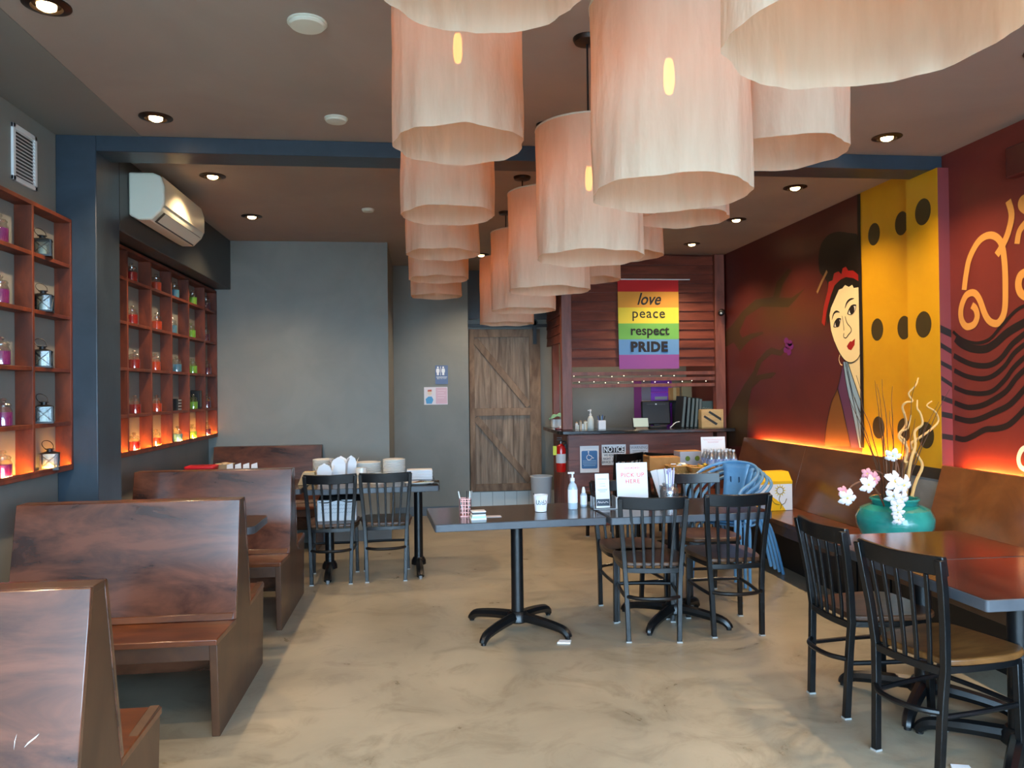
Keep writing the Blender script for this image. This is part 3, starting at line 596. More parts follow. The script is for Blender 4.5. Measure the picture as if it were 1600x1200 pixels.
# ------------------------------------------------------------------ banquette along the mural wall
BANQ = mat('brown banquette veneer', (74, 42, 22), (104, 62, 32), scale=3, stretch=(1, .7, 2), rough=.32, coat=.35, detail=6, contrast=(.3, .7))
BANQN = mat('amber banquette veneer', (92, 50, 22), (134, 78, 36), scale=3.2, stretch=(1, 1, 1.2), rough=.32, coat=.35, detail=6, contrast=(.3, .7))
def banquette(label, y0, y1, seams, m, ybk0=None, ybk1=None):
    t = thing('banquette', label, 'banquette', (2.8, y0, 0)); L_ = y1-y0
    MB().box(0, .47, 0, L_, .415, .452).build('seat', SEATW if m is BANQ else BANQN, t, bevel=.004); MB().box(.02, .045, .01, L_-.01, .33, .415).build('apron', BOOTH2, t, bevel=.003)
    MB().box(.2, .66, .02, L_-.02, 0, .415).build('plinth', BLACK, t)
    ys = [ybk0 or y0]+seams+[ybk1 or y1]
    for a, b in zip(ys, ys[1:]): MB().prism([(.42, .452), (.575, .985), (.6, .985), (.6, .452)], a-y0+.002, b-y0-.002, 'y').build('backrest_panel', m, t, bevel=.003)
    MB().box(.601, .604, (ys[0]-y0)+.12, ys[-1]-y0-.1, .94, .954).build('led_strip', LEDM, t)
    MB().box(.6, .668, (ys[0]-y0), ys[-1]-y0, .88, .90).build('led_ledge', BOOTH2, t)
    return t
banquette('long brown veneer banquette under the painted face mural', 5.04, 7.78, [6.46], BANQ)
banquette('amber brown veneer banquette under the wave mural', .3, 4.67, [2.4], BANQN)
struct(MB().box(2.8, PX, 4.672, 5.038, .40, .452).build('trim_2', SEATW, bevel=.004), 'seat board joining both banquettes under the pillar')
MB().box(.2, .59, .0, .366, -.40, 0).build('trim_2_plinth', BLACK, bpy.data.objects['trim_2'], loc=(2.8, 4.672, .40))

# ------------------------------------------------------------------ teal vase with blossoms
VY, VZ = 4.60, .452; VX = Yp(1398, 810, VY).x
t = thing('vase', 'round teal glazed vase on the banquette', 'vase', (VX, VY, VZ)); TEAL = mat('teal glaze', (28, 128, 122), (48, 158, 146), scale=4, rough=.12, coat=.6)
MB().lathe([(.001, 0), (.14, 0), (.15, .01), (.19, .08), (.228, .17), (.232, .22), (.205, .275), (.15, .302), (.132, .305), (.14, .325), (.15, .335), (.145, .345), (.128, .343), (.12, .30), (.18, .26), (.2, .2), (.12, .03), (.001, .025)], 40, cap=False).build('body', TEAL, t)
def stems(name, label, n, m, seedv, r0, hmin, hmax, spread, wig, cat='dried branches'):
    rnd = random.Random(seedv); t = thing(name, label, cat, (VX, VY, VZ+.03))
    for i in range(n):
        a = rnd.uniform(0, 2*PI); sp = rnd.uniform(.3, 1)*spread; h = rnd.uniform(hmin, hmax); pts = []
        for k in range(9):
            u = k/8; pts.append((.05*math.cos(a)*(1-u)+sp*math.cos(a)*u**1.2*.9+wig*rnd.uniform(-1, 1)*u, .05*math.sin(a)*(1-u)+sp*math.sin(a)*u**1.2*.9+wig*rnd.uniform(-1, 1)*u, .27*min(1, u*5)+h*u*.9))
        MB().tube(smoothpts(pts, 3), [r0*(1-.75*j/24) for j in range(25)], 6).build('branch', m, t)
    return t
t = thing('curly_branches', 'pale curly willow branches standing in the teal vase', 'dried branches', (VX, VY, VZ+.03)); Q = zm(1260, 540, .2583)
for dy, pts in ((.0, ((612, 1010), (600, 760), (612, 640), (585, 575), (568, 540), (606, 480), (606, 420), (588, 370), (600, 342), (640, 336), (622, 290), (650, 240), (676, 195))),
                (-.06, ((600, 1000), (618, 720), (648, 610), (662, 520), (692, 475), (684, 410), (668, 380), (680, 330))), (.05, ((640, 1010), (652, 850), (702, 735), (684, 670), (638, 600), (690, 560), (742, 512), (796, 458), (776, 400), (738, 365), (770, 336))),
                (-.03, ((590, 1000), (606, 740), (588, 700), (606, 620), (560, 560), (572, 520), (606, 500), (620, 420)))):
    P = []
    for q in Q(*pts): p = Yp(q[0], q[1], VY+dy); P.append((p.x-VX, p.y-VY+random.uniform(-.02, .02), p.z-VZ-.03))
    P[0] = (P[0][0]*.5, P[0][1]*.5, .1); MB().tube(smoothpts(P, 4), [.011-.007*k/(4*len(P)) for k in range(4*len(P)-3)], 7).build('branch', mat('pale willow', (214, 170, 104), rough=.6), t)
stems('thin_twigs', 'thin dark brown twigs standing in the teal vase', 16, mat('dark twig', (74, 48, 24), rough=.7), 11, .0045, .55, .95, .36, .012)
stems('bamboo_sticks', 'short tan sticks bunched in the teal vase', 9, mat('tan stick', (128, 88, 62), rough=.7), 21, .011, .28, .40, .12, .004)
PET = mat('white blossom', (240, 238, 240), rough=.6); PINK = mat('pink blossom tip', (216, 150, 160), rough=.6)
def blossom(t, c, r, dirv, pink=False):
    b = MB(); q = dirv.to_track_quat('Z', 'Y').to_matrix()
    for k in range(5):
        a = 2*PI*k/5; vs = []
        for u, wd, hh in ((0, .1, 0), (.35, .38, .12), (.7, .46, .1), (1, .12, -.05)):
            for s in (-1, 0, 1): vs.append(Vector(c)+q @ Vector(((u*math.cos(a)-s*wd*.8*math.sin(a))*r, (u*math.sin(a)+s*wd*.8*math.cos(a))*r, (hh-.08*abs(s))*r*2)))
        b.add(vs, [(i*3+j, i*3+j+1, i*3+j+4, i*3+j+3) for i in range(3) for j in range(2)], True)
    o = b.build('blossom', PINK if pink else PET, t, sharp=180)
    MB().ball(c, r*.16, 8).build('blossom_heart', mat('blossom heart', (224, 196, 110)), o)
t = thing('magnolia_spray', 'white blossom spray drooping over the rim of the teal vase', 'flowers', (VX, VY, VZ+.03))
def V3(px, py, y): p = Yp(px, py, y-.22); return (p.x-VX, p.y-VY, p.z-VZ-.03)
stalk = mat('flower stalk', (112, 74, 54), rough=.7)
for pts in (((1385, 800, 4.78), (1372, 770, 4.66), (1352, 752, 4.6), (1330, 760, 4.56), (1324, 775, 4.55)), ((1390, 800, 4.8), (1386, 750, 4.68), (1365, 735, 4.62), (1352, 745, 4.6)), ((1405, 800, 4.78), (1405, 740, 4.66), (1398, 715, 4.64)), ((1402, 800, 4.76), (1402, 770, 4.6), (1404, 800, 4.56))):
    MB().tube(smoothpts([V3(*p) for p in pts], 4), .005, 6).build('stalk', stalk, t)
for px, py, y, r, pk in ((1324, 778, 4.54, .062, 0), (1318, 768, 4.55, .04, 1), (1357, 757, 4.58, .065, 0), (1366, 748, 4.6, .05, 1), (1355, 740, 4.6, .04, 1), (1398, 752, 4.6, .075, 0), (1412, 758, 4.58, .07, 0), (1396, 775, 4.57, .06, 0), (1408, 780, 4.55, .06, 0), (1403, 800, 4.55, .045, 0), (1404, 812, 4.55, .04, 0), (1395, 712, 4.64, .055, 0), (1402, 790, 4.55, .05, 0)):
    blossom(t, V3(px, py, y), r*.92, Vector((random.uniform(-.5, .4), -1, random.uniform(-.6, .3))), pk)

# ------------------------------------------------------------------ barn door and tile base
dr = struct(MB().box(.60, 1.51, 9.755, 9.77, .24, 2.28).build('door_1', BARN), 'weathered sliding barn door with diagonal braces')
for i in range(10): x = .655+i*.072; MB().box(x, x+.069, 9.742+.004*(i % 3), 9.756, .25, 2.27).build('plank', BARN, dr, bevel=.002)
for nm, q in (('stile', (.60, .665, .235, 2.29)), ('stile', (1.37, 1.51, .235, 2.29)), ('rail', (.665, 1.37, 2.19, 2.29)), ('rail', (.665, 1.37, 1.19, 1.285)), ('rail', (.665, 1.37, .235, .325))): MB().box(q[0], q[1], 9.715, 9.745, q[2], q[3]).build(nm, BARN2, dr, bevel=.003)
for (xa, za), (xb, zb) in (((.67, 2.16), (1.36, 1.31)), ((.67, 1.17), (1.36, .35))):
    d = Vector((xb-xa, 0, zb-za)).normalized(); n = Vector((-d.z, 0, d.x))*.042; a, b = Vector((xa, 0, za)), Vector((xb, 0, zb))
    MB().prism([((a+n).x, (a+n).z), ((b+n).x, (b+n).z), ((b-n).x, (b-n).z), ((a-n).x, (a-n).z)], 9.718, 9.744, 'y').build('brace', BARN2, dr, bevel=.003)
MB().box(.571, 1.60, 9.70, 9.708, 2.315, 2.355).build('track_rail', BLACK, dr)
for x in (1.44,): MB().box(x-.022, x+.022, 9.69, 9.715, 2.10, 2.40).build('hanger_strap', BLACK, dr); MB().lathe([(.04, -.01), (.04, .01)], 18, (x, 9.70, 2.375), axis=Vector((0, 1, 0))).build('hanger_wheel', BLACK, dr)
struct(MB().box(XRC, 1.62, 9.72, YB, 2.42, HC).build('wall_header', CHAR), 'charcoal wall above the barn door track')  # wall above the door track, darker than the wall around it
tb = struct(MB().box(XRC, 2.2, 9.77, YB, 0, .225).build('baseboard_tile', mat('grout', (150, 152, 150))), 'row of white wall tiles under the barn door')
tl = None
for i in range(9):
    x = XRC+.004+i*.155
    o = MB().box(0, .15, 0, .006, .004, .221).build('tile', mat('white wall tile', (206, 212, 210), rough=.25), tb, bevel=.002) if tl is None else tl.copy()
    if tl is None: tl = o
    else: COL.objects.link(o); o.parent = tb
    o.location = (x, 9.763, 0)
t = thing('waste_bin', 'white tapered waste bin on the floor before the barn door', 'bin', (1.40, 9.05, 0))
MB().lathe([(.09, 0), (.105, .005), (.128, .47), (.134, .48), (.134, .49), (.125, .488), (.1, .02), (.001, .012)], 24, cap=False).build('body', mat('grey white plastic', (196, 200, 202), rough=.45), t); MB().tube([(.131*math.cos(a*PI/12), .131*math.sin(a*PI/12), .485) for a in range(24)], .006, 6, closed=True).build('rim', WHITE, t)

# ------------------------------------------------------------------ plank partition, counter
pt = struct(MB().box(1.67, 3.34, 8.50, 8.52, 1.80, HC).build('wall_partition', PLANK), 'red brown horizontal plank partition above the counter')
def zat(py, x=1000, y=8.48): return Yp(x, py, y).z
z = 1.76; i = 0
while z < HC-.01:
    z1 = min(z+.105, HC-.001); MB().prism([(8.474, z+.003), (8.5, z+.003), (8.5, z1), (8.494, z1)], 1.672, 3.338, 'x').build('plank', PLANK, pt); z = z1; i += 1
for a, b in ((1.665, 1.705), (1.60, 1.638), (1.53, 1.568)): MB().box(1.67, 3.34, 8.478, 8.50, a, b).build('slat', POST, pt, bevel=.002)
for x0, x1, nm in ((1.555, 1.67, 'post'), (3.34, 3.455, 'post')): MB().box(x0, x1, 8.44, 8.54, 1.062 if x0 < 2 else 0, HC).build(nm, POST, pt, bevel=.004)
MB().box(1.62, 1.70, 9.42, 9.50, 1.062, HC).build('post', POST, pt, bevel=.004)
MB().box(1.612, 1.63, 8.54, 9.72, 2.06, HC).build('side_panel', PLANK, pt)
z = 2.06
while z < HC-.01:
    MB().prism([(1.594, z), (1.612, z), (1.612, min(z+.105, HC)), (1.606, min(z+.105, HC))], 8.54, 9.72, 'y').build('plank', PLANK, pt); z += .105
t = thing('glint_dots', 'row of tiny glowing dots for glass glints behind the partition slats', 'glints', (1.7, 8.62, 1.59))  # glints off glass, built as rows of glowing dots
MB().tube(smoothpts([(.02+.2*i, 0, .01*math.sin(i*2.1)) for i in range(9)], 3), .0025, 5).build('wire', BLACK, t)  # added wire that carries the glint dots
for i in range(22): MB().ball((.03+i*.074+random.uniform(-.02, .02), -.004, .01*math.sin(.03+i*.74)+(.0 if i % 2 else .075)), .0055, 6).build('bulb', emis('glint dot glow', (255, 236, 200), 3), t)  # small glowing dots put in for the glints
MB().tube([(.02, 0, .085), (1.62, 0, .085)], .0025, 5).build('wire', BLACK, t)  # second added wire, for the upper glint dots

ct = thing('reception_counter', 'red brown plank counter with black top', 'counter', (1.6, 8.35, 0))
MB().box(.02, 1.66, .015, .04, 0, 1.02).build('front_panel', PLANK, ct); z = 0
for i in range(7): MB().prism([(-.010, z+.004), (.015, z+.004), (.015, z+.145), (.008, z+.145)], 0, 1.66, 'x').build('plank', PLANK, ct); z += .1457
MB().box(0, .02, .015, .95, 0, 1.02).build('side_panel', PLANK, ct)
for i in range(7):
    a = .02+i*.13; MB().prism([(a, .02), (min(a+.12, .94), .02), (min(a+.12, .94), 1.0), (a, 1.0)], -.01, 0, 'x').build('side_plank', POST, ct, bevel=.003)
MB().prism([(-.09, -.15), (1.86, -.15), (1.86, .5), (.28, .5), (.28, .95), (-.13, .95), (-.13, -.05)], 1.02, 1.06).build('countertop', GRANITE, ct, bevel=.006)
MB().box(1.64, 1.66, .04, .5, 0, 1.02).build('side_panel', PLANK, ct)

# banner
bn = thing('pride_banner', 'rainbow cloth banner reading love peace respect PRIDE on the plank partition', 'banner', (2.56, 8.455, 1.735)); bw, bh = .71, 1.01
fr = [1, .866, .688, .51, .331, .159, 0]; bc = [('red', (196, 30, 30)), ('orange', (226, 160, 60)), ('yellow', (232, 214, 70)), ('green', (112, 182, 88)), ('blue', (98, 150, 200)), ('purple', (146, 80, 150))]
def bx_(u, v): return ((u-.5)*bw*(1-.02*(1-v)), .006*math.sin(u*9+v*3)*(1-v)-.012*(1-v)*.6, v*bh)
for (cn, c), a, b in zip(bc, fr, fr[1:]):
    vs = [bx_(i/16, b+(a-b)*j/3) for j in range(4) for i in range(17)]
    MB().add(vs, [(j*17+i, j*17+i+1, j*17+i+18, j*17+i+17) for j in range(3) for i in range(16)], True).build('stripe', mat('banner '+cn, c, rough=.75), bn, sharp=180)['label'] = cn+' stripe'
MB().tube([(-.41, 0, bh+.004), (.49, 0, bh+.004)], .007, 8).build('rod', WHITE, bn)
text('lettering', 'love', .19, INK, bn, T(.0, -0.0041, 0.785) @ FRONTM, shear=.35, bold=.003, sx=.85); text('lettering', 'peace', .155, INK, bn, T(.0, -0.0062, 0.625) @ FRONTM, bold=.001, space=1.1); text('lettering', 'respect', .15, INK, bn, T(.01, -0.0088, 0.430) @ FRONTM, bold=.003); text('lettering', 'PRIDE', .15, INK, bn, T(.0, -0.0112, 0.245) @ FRONTM, bold=.008, space=1.12)
# signs on the counter
def sheet(name, label, px0, py0, px1, py1, y, m=PAPER, th=.003, cat='sign'):
    a = Yp(px0, py0, y); b = Yp(px1, py1, y); t = thing(name, label, cat, ((a.x+b.x)/2, y, b.z)); W_, H_ = b.x-a.x, a.z-b.z
    MB().box(-W_/2, W_/2, -th, 0, 0, H_).build('board', m, t); return t, W_, H_
SGB = mat('sign blue', (60, 116, 172), rough=.5); SGG = mat('sign grey text', (120, 130, 140), rough=.7); SGW = mat('sign white', (236, 240, 244), rough=.6)
t, W_, H_ = sheet('accessible_sign', 'white sheet with blue wheelchair symbol taped on the counter', 906, 697, 936, 738, 8.335)
MB().prism(rrect(-W_*.42, W_*.42, H_*.15, H_*.82, .015), -.0045, -.003, 'y').build('blue_field', SGB, t)
MB().tube(smoothpts([(-.012, -.006, H_*.76), (-.008, -.006, H_*.66), (.02, -.006, H_*.62), (.034, -.006, H_*.54), (.048, -.006, H_*.56)], 3), .0042, 6).ball((-.012, -.006, H_*.78), .009, 8).tube([(-.005+.028*math.cos(a), -.006, H_*.57+.028*math.sin(a)) for a in [2.0+i*.4 for i in range(11)]], .004, 6).build('wheelchair_symbol', SGW, t)
for i in range(4): MB().box(-W_*(.36-.05*(i > 2)), W_*(.36-.05*(i > 2)), -.0052, -.0045, H_*(.43-.06*i), H_*(.44-.06*i)+.004).build('text_line', mat('pale blue text', (150, 186, 220)), t)
t, W_, H_ = sheet('notice_sign', 'black and white NOTICE sign on the counter planks', 940, 695, 978, 726, 8.335)
MB().box(-W_*.45, W_*.45, -.0042, -.003, H_*.6, H_*.9).build('black_header', INK, t); text('lettering', 'NOTICE', .082, SGW, t, T(0, -.005, H_*.75) @ FRONTM, bold=.002, sx=.78)
for i, s_ in enumerate(('WE RESERVE THE', 'RIGHT TO REFUSE', 'SERVICE TO ANYONE')): text('lettering', s_, .035, SGG, t, T(0, -.004, H_*(.48-.17*i)) @ FRONTM, bold=.001, sx=.85)
t, W_, H_ = sheet('warning_sign', 'pale WARNING sheet with small text on the counter planks', 984, 695, 1013, 730, 8.335, mat('pale blue paper', (206, 214, 224), rough=.7))
text('lettering', 'WARNING', .045, SGG, t, T(0, -.004, H_*.87) @ FRONTM, sx=.9)
for i in range(8): MB().box(-W_*.36, W_*(.36-.1*(i % 3)), -.0036, -.003, H_*(.72-.08*i), H_*(.72-.08*i)+.006).build('text_line', SGG, t)
# restroom signs
t, W_, H_ = sheet('restroom_sign', 'blue restroom sign with two white figures', 680, 571, 700, 600, YR, mat('slate sign blue', (92, 112, 150), rough=.5), .006)
for x in (-.045, .02):
    MB().prism([(x-.018, .14), (x+.018, .14), (x+.022, .165), (x+.016, .19), (x-.016, .19), (x-.022, .165)], -.008, -.006, 'y').box(x-.013, x+.013, -.008, -.006, .108, .141).lathe([(.011, -.001), (.011, .001)], 12, (x, -.007, .204), axis=Vector((0, 1, 0))).build('figure', SGW, t)
MB().box(-.015, -.009, -.008, -.006, .105, .215).build('divider_bar', SGW, t); MB().box(-.065, .065, -.008, -.006, .083, .089).build('rule', SGW, t); text('lettering', 'RESTROOM', .022, SGW, t, T(0, -.007, .068) @ FRONTM)
t, W_, H_ = sheet('mask_notice', 'pale poster of a masked person under the restroom sign', 662.5, 605, 699.5, 632, YR, mat('pale poster', (226, 220, 224), rough=.6))
MB().box(.0, W_*.48, -.0036, -.003, .01, H_-.008).build('pink_panel', mat('poster pink', (214, 176, 188)), t); MB().prism([(-.115, .012), (-.05, .012), (-.03, .06), (-.05, .1), (-.09, .1), (-.125, .07)], -.0038, -.003, 'y').build('blue_shirt', mat('poster blue', (70, 150, 200)), t)
MB().lathe([(.026, -.0004), (.026, .0004)], 16, (-.075, -.0038, .14), axis=Vector((0, 1, 0))).build('head', mat('poster skin', (228, 206, 180)), t); MB().prism([(-.1, .16), (-.05, .16), (-.05, .185), (-.098, .18)], -.0046, -.0042, 'y').build('hair', mat('poster hair', (196, 90, 62)), t)
for i in range(4): MB().box(.02, .12-.02*(i % 2), -.0042, -.0036, .17-.03*i, .176-.03*i).build('text_line', mat('poster text', (232, 208, 214)), t)
# extinguisher
t = thing('fire_extinguisher', 'red fire extinguisher with yellow tag hanging on the counter side', 'extinguisher', (1.515, 8.36, .605)); c = (0, 0, 0)
MB().lathe([(.001, 0), (.048, 0), (.055, .012), (.055, .25), (.045, .285), (.02, .305), (.016, .315)], 20, cap=False).build('cylinder', mat('extinguisher red', (190, 20, 22), rough=.25, coat=.5), t)
MB().lathe([(.0558, .1), (.0558, .2)], 20, cap=False).build('label_band', mat('label white', (206, 214, 220)), t); MB().lathe([(.018, .31), (.02, .34), (.012, .35)], 12).build('valve', mat('steel', (150, 150, 152), rough=.3, metal=1), t)
MB().box(-.045, .015, -.008, .008, .35, .358).box(-.04, .012, -.007, .007, .372, .38).build('lever', BLACK, t); MB().tube(smoothpts([(.015, 0, .335), (.05, -.02, .33), (.066, -.02, .27), (.062, -.01, .12)], 4), .007, 6).build('hose', BLACK, t)
MB().box(-.095, -.055, -.05, -.047, .19, .29).build('inspection_tag', mat('tag yellow', (214, 226, 60)), t); MB().box(.04, .075, .0, .05, .26, .3).build('bracket', BLACK, t)
t = thing('security_camera', 'small black spotlight camera on the partition post', 'camera', (3.40, 8.40, 2.37)); MB().lathe([(.03, -.05), (.034, -.04), (.034, .05), (.02, .06)], 16, axis=Vector((-.5, -1, -.3))).build('body', BLACK, t); MB().box(-.01, .01, .0, .04, -.01, .03).build('arm', BLACK, t); MB().ball((-.025, -.05, -.016), .012, 8).build('lens', WHITE, t)

# ------------------------------------------------------------------ stacked blue metal armchairs
def blue_chair(label):
    t = thing('metal_armchair', label, 'chair', (0, 0, 0), 0, 'stacked sky blue armchairs'); r = .0125
    half = [(-.225, .13, .64), (-.245, .0, .69), (-.235, -.14, .745), (-.16, -.245, .79), (-.06, -.28, .81)]
    hoop = half+[(-x, y, z) for x, y, z in half[::-1]]
    MB().tube(smoothpts([(-.21, .19, .47), (-.215, .18, .57)]+hoop+[(.215, .18, .57), (.21, .19, .47)], 5), r, 8).build('back_hoop', BLUEM, t)
    for s in (-1, 1):
        MB().tube(smoothpts([(s*.19, .17, .455), (s*.215, .21, .4), (s*.23, .25, .2), (s*.24, .27, 0)], 4), r, 8).build('leg', BLUEM, t)
        MB().tube(smoothpts([(s*.16, -.12, .455), (s*.185, -.2, .42), (s*.205, -.29, .24), (s*.22, -.38, 0)], 4), r, 8).build('leg', BLUEM, t)
    vs = []
    for z, y, wd in ((.45, -.17, .075), (.55, -.205, .08), (.67, -.245, .09), (.76, -.272, .105), (.805, -.28, .12)):
        for k in range(7): u = -1+k/3; vs.append((u*wd, y+.02*u*u, z))
    MB().add(vs, [(j*7+i, j*7+i+1, j*7+i+8, j*7+i+7) for j in range(4) for i in range(6)], True).build('back_splat', BLUEM, t, sharp=180).modifiers.new('thick', 'SOLIDIFY').thickness = .004
    for x in (-.035, .035): MB().prism(rrect(x-.006, x+.006, .6, .7, .005), -.233, -.2325, 'y').build('slot', mat('slot shadow blue', (38, 70, 100)), t)
    MB().prism(rrect(-.19, .19, -.18, .19, .08), .445, .462).build('seat', BLUEM, t, bevel=.006)
    MB().tube([(-.225, .24, .22), (.225, .24, .22)], .008, 6).build('stretcher', BLUEM, t)
    return t
th_ = 2.29; fx, fy = -math.sin(th_), math.cos(th_)
bc_ = blue_chair('sky blue metal armchair at the bottom of the stack by the yellow box'); bc_.location = (2.45, 5.83, 0); bc_.rotation_euler = (0, 0, th_)
for k, nm in ((1, 'second from the floor in the blue stack'), (2, 'third from the floor in the blue stack'), (3, 'topmost of the blue stack')): dup(bc_, (2.45+fx*.078*k, 5.83+fy*.078*k, .036*k), th_, 'sky blue metal armchair, '+nm)

# ------------------------------------------------------------------ yellow carton on the banquette
t = thing('yellow_carton', 'white and yellow carton with a sunflower drawing on the banquette', 'box', (2.985, 6.40, .453), .05); YC = mat('carton yellow', (244, 190, 24), rough=.5)
MB().box(-.165, .165, -.12, .12, 0, .25).build('body', PAPER, t, bevel=.003); MB().prism([(-.12, .25), (.12, .25), (.06, .325), (-.06, .325)], -.165, .165, 'x').build('gable_top', YC, t, bevel=.003)
MB().box(-.166, .166, -.1215, -.12, .225, .252).build('yellow_band', YC, t); MB().prism([(-.166, 0), (.1, 0), (.06, .06), (-.02, .12), (-.166, .13)], -.1215, -.1205, 'y').build('yellow_patch', YC, t)
fl_ = mat('sunflower yellow', (226, 196, 60), rough=.6)
for k in range(12):
    a = k*PI/6; MB().prism([(.05+.03*math.cos(a-.2), .17+.03*math.sin(a-.2)), (.05+.058*math.cos(a), .17+.058*math.sin(a)), (.05+.03*math.cos(a+.2), .17+.03*math.sin(a+.2))], -.1222, -.1216, 'y').build('petal', fl_, t)
MB().tube([(.05+.03*math.cos(a*PI/8), -.1222, .17+.03*math.sin(a*PI/8)) for a in range(16)], .0025, 5, closed=True).build('flower_ring', mat('drawing line', (120, 104, 40)), t)
MB().tube(smoothpts([(.05, -.122, .13), (.04, -.122, .09), (.06, -.122, .05), (.05, -.122, .01)], 3), .003, 5).tube(smoothpts([(-.03, -.122, .1), (0, -.122, .06), (.045, -.122, .05)], 3), .003, 5).tube(smoothpts([(.11, -.122, .1), (.09, -.122, .06), (.06, -.122, .05)], 3), .003, 5).build('flower_stem', mat('drawing line', (120, 104, 40)), t)
MB().box(-.14, -.08, -.1225, -.1216, .02, .05).build('barcode_panel', mat('barcode grey', (150, 158, 176)), t)

# ------------------------------------------------------------------ on the USED-cup table
TZ = .7505
def on(px, py, z=TZ): p = Zp(px, py, z); return (p.x, p.y, z)
t = thing('pencil_holder', 'rose gold wire mesh pencil holder with white straws', 'pencil holder', on(727, 806)); RG = mat('rose gold wire', (190, 132, 124), rough=.35, metal=.5); s = .033
f_ = MB()
for z in (0, .022, .044, .066, .088, .102): f_.tube([(-s, -s, z+.003), (s, -s, z+.003), (s, s, z+.003), (-s, s, z+.003)], .003, closed=True, rect=(.005, .003))
f_.build('ring_wires', RG, t); f_ = MB()
for i in range(5):
    u = -s+2*s*i/4
    for x, y in ((u, -s), (u, s), (-s, u), (s, u)): f_.box(x-.002, x+.002, y-.002, y+.002, 0, .106)
f_.build('upright_wires', RG, t); MB().box(-s, s, -s, s, 0, .004).build('base', RG, t)
for i, (x, y, dx, m_) in enumerate(((-.012, 0, -.028, WHITE), (.008, .01, .004, CHAR), (.018, -.006, .012, WHITE), (.022, .012, .02, mat('straw grey', (150, 150, 150))))): MB().tube([(x, y, .006), (x+dx, y, .15)], .0035, 6).build('straw', m_, t)
t = thing('notepad_stack', 'small stack of white notepads beside the pencil holder', 'notepads', on(747, 811), .08)
for i in range(4): MB().box(-.045+.003*i, .045-.002*i, -.035, .035, i*.011, i*.011+.01).build('notepad', [PAPER, mat('pale green pad', (176, 206, 200)), PAPER, CHAR][i], t)
MB().box(-.04, .042, -.034, .034, .0442, .05).build('notepad', PAPER, t)
tag(MB().box(-.05, .05, -.03, .03, 0, .002).build('paper_card', mat('pale card', (206, 200, 202), rough=.6), loc=on(770, 807)), 'flat pale card lying beside the notepad stack', 'card')
t = thing('used_cup', 'white paper cup hand lettered USED', 'cup', on(845, 799))
MB().lathe([(.001, .002), (.036, .002), (.045, .1), (.047, .102), (.045, .104), (.043, .1), (.034, .006), (.001, .006)], 28, cap=False).build('body', PAPER, t)
for i, chh in enumerate('USED'):
    a = -PI/2+(-.62+.38*i); text('lettering', chh, .042, mat('marker grey', (84, 92, 104)), t, Matrix.Rotation(a+PI/2, 4, 'Z') @ T(0, -.0428, .06) @ Matrix.Rotation(PI/2-.09, 4, 'X'), sx=.8)
MB().tube([(-.02, .01, .01), (-.045, .0, .115)], .003, 6).build('pen', CHAR, t)
t = thing('sanitizer_bottle', 'clear pump sanitizer bottle with white label on the dark table', 'bottle', on(895, 795)); SAN = mat('sanitizer gel', (178, 196, 208), rough=.12)
MB().lathe([(.001, 0), (.029, 0), (.031, .006), (.031, .13), (.024, .155), (.013, .168), (.013, .178)], 20, cap=False).build('body', SAN, t); MB().lathe([(.0316, .04), (.0316, .125)], 20, cap=False).build('label_band', PAPER, t)
MB().lathe([(.015, .176), (.015, .196), (.006, .2), (.006, .222), (.014, .223), (.014, .235)], 14).box(-.03, .0, -.006, .006, .224, .234).build('pump', WHITE, t); MB().tube([(0, 0, .01), (0, 0, .176)], .003, 6).build('dip_tube', WHITE, t)
t = thing('small_spray_bottle', 'small white spray bottle beside the pump sanitizer', 'bottle', on(912, 791))
MB().lathe([(.001, 0), (.021, 0), (.022, .004), (.022, .075), (.012, .09)], 18, cap=False).build('body', SAN, t); MB().lathe([(.0225, .012), (.0225, .072)], 18, cap=False).build('label_band', PAPER, t); MB().lathe([(.013, .088), (.013, .1), (.007, .125), (.001, .127)], 14, cap=False).build('nozzle', WHITE, t)

# ------------------------------------------------------------------ on the pick-up table
t = thing('brochure_holder', 'clear acrylic holder with a tall white leaflet', 'brochure holder', on(943, 795), .03)
MB().box(-.07, .075, -.03, .06, 0, .006).box(-.07, -.066, -.03, .06, 0, .08).box(.071, .075, -.03, .06, 0, .08).build('tray', PETG, t)
Ml = T(-.005, -.01, .008) @ Matrix.Rotation(-.12, 4, 'X'); lf = MB().box(-.045, .045, -.003, 0, 0, .215, Ml).build('leaflet', PAPER, t)
MB().box(-.043, .043, -.0042, -.003, .012, .055, Ml).build('dark_panel', mat('leaflet slate', (52, 66, 80), rough=.5), t)
MB().tube([Ml @ Vector(p) for p in smoothpts([(-.034, -.005, .03), (-.028, -.005, .042), (-.022, -.005, .03), (-.016, -.005, .038), (-.008, -.005, .03), (0, -.005, .038), (.01, -.005, .031), (.02, -.005, .038), (.034, -.005, .032)], 3)], .0016, 5).build('script_line', SGW, t)
for i, (z, a) in enumerate(((.18, .03), (.15, .018), (.135, .02), (.115, .033), (.108, .03), (.1, .02))): MB().box(-a, a, -.0037, -.003, z, z+.002, Ml).build('text_line', SGG, t)
t = thing('pickup_sign', 'white tabletop sign reading PICK UP HERE in red', 'sign', on(990, 794), .03); Mp = T(0, 0, .004) @ Matrix.Rotation(-.1, 4, 'X')
MB().box(-.105, .1, -.004, 0, 0, .285, Mp).build('board', PAPER, t, bevel=.002); RL = mat('sign red', (232, 70, 70), rough=.6)
text('lettering', 'DOORDASH', .018, RL, t, Mp @ T(0, -.0046, .25) @ FRONTM); text('lettering', 'PICK UP', .038, RL, t, Mp @ T(0, -.0046, .205) @ FRONTM, space=1.15); text('lettering', 'HERE', .038, RL, t, Mp @ T(0, -.0046, .165) @ FRONTM, space=1.15)
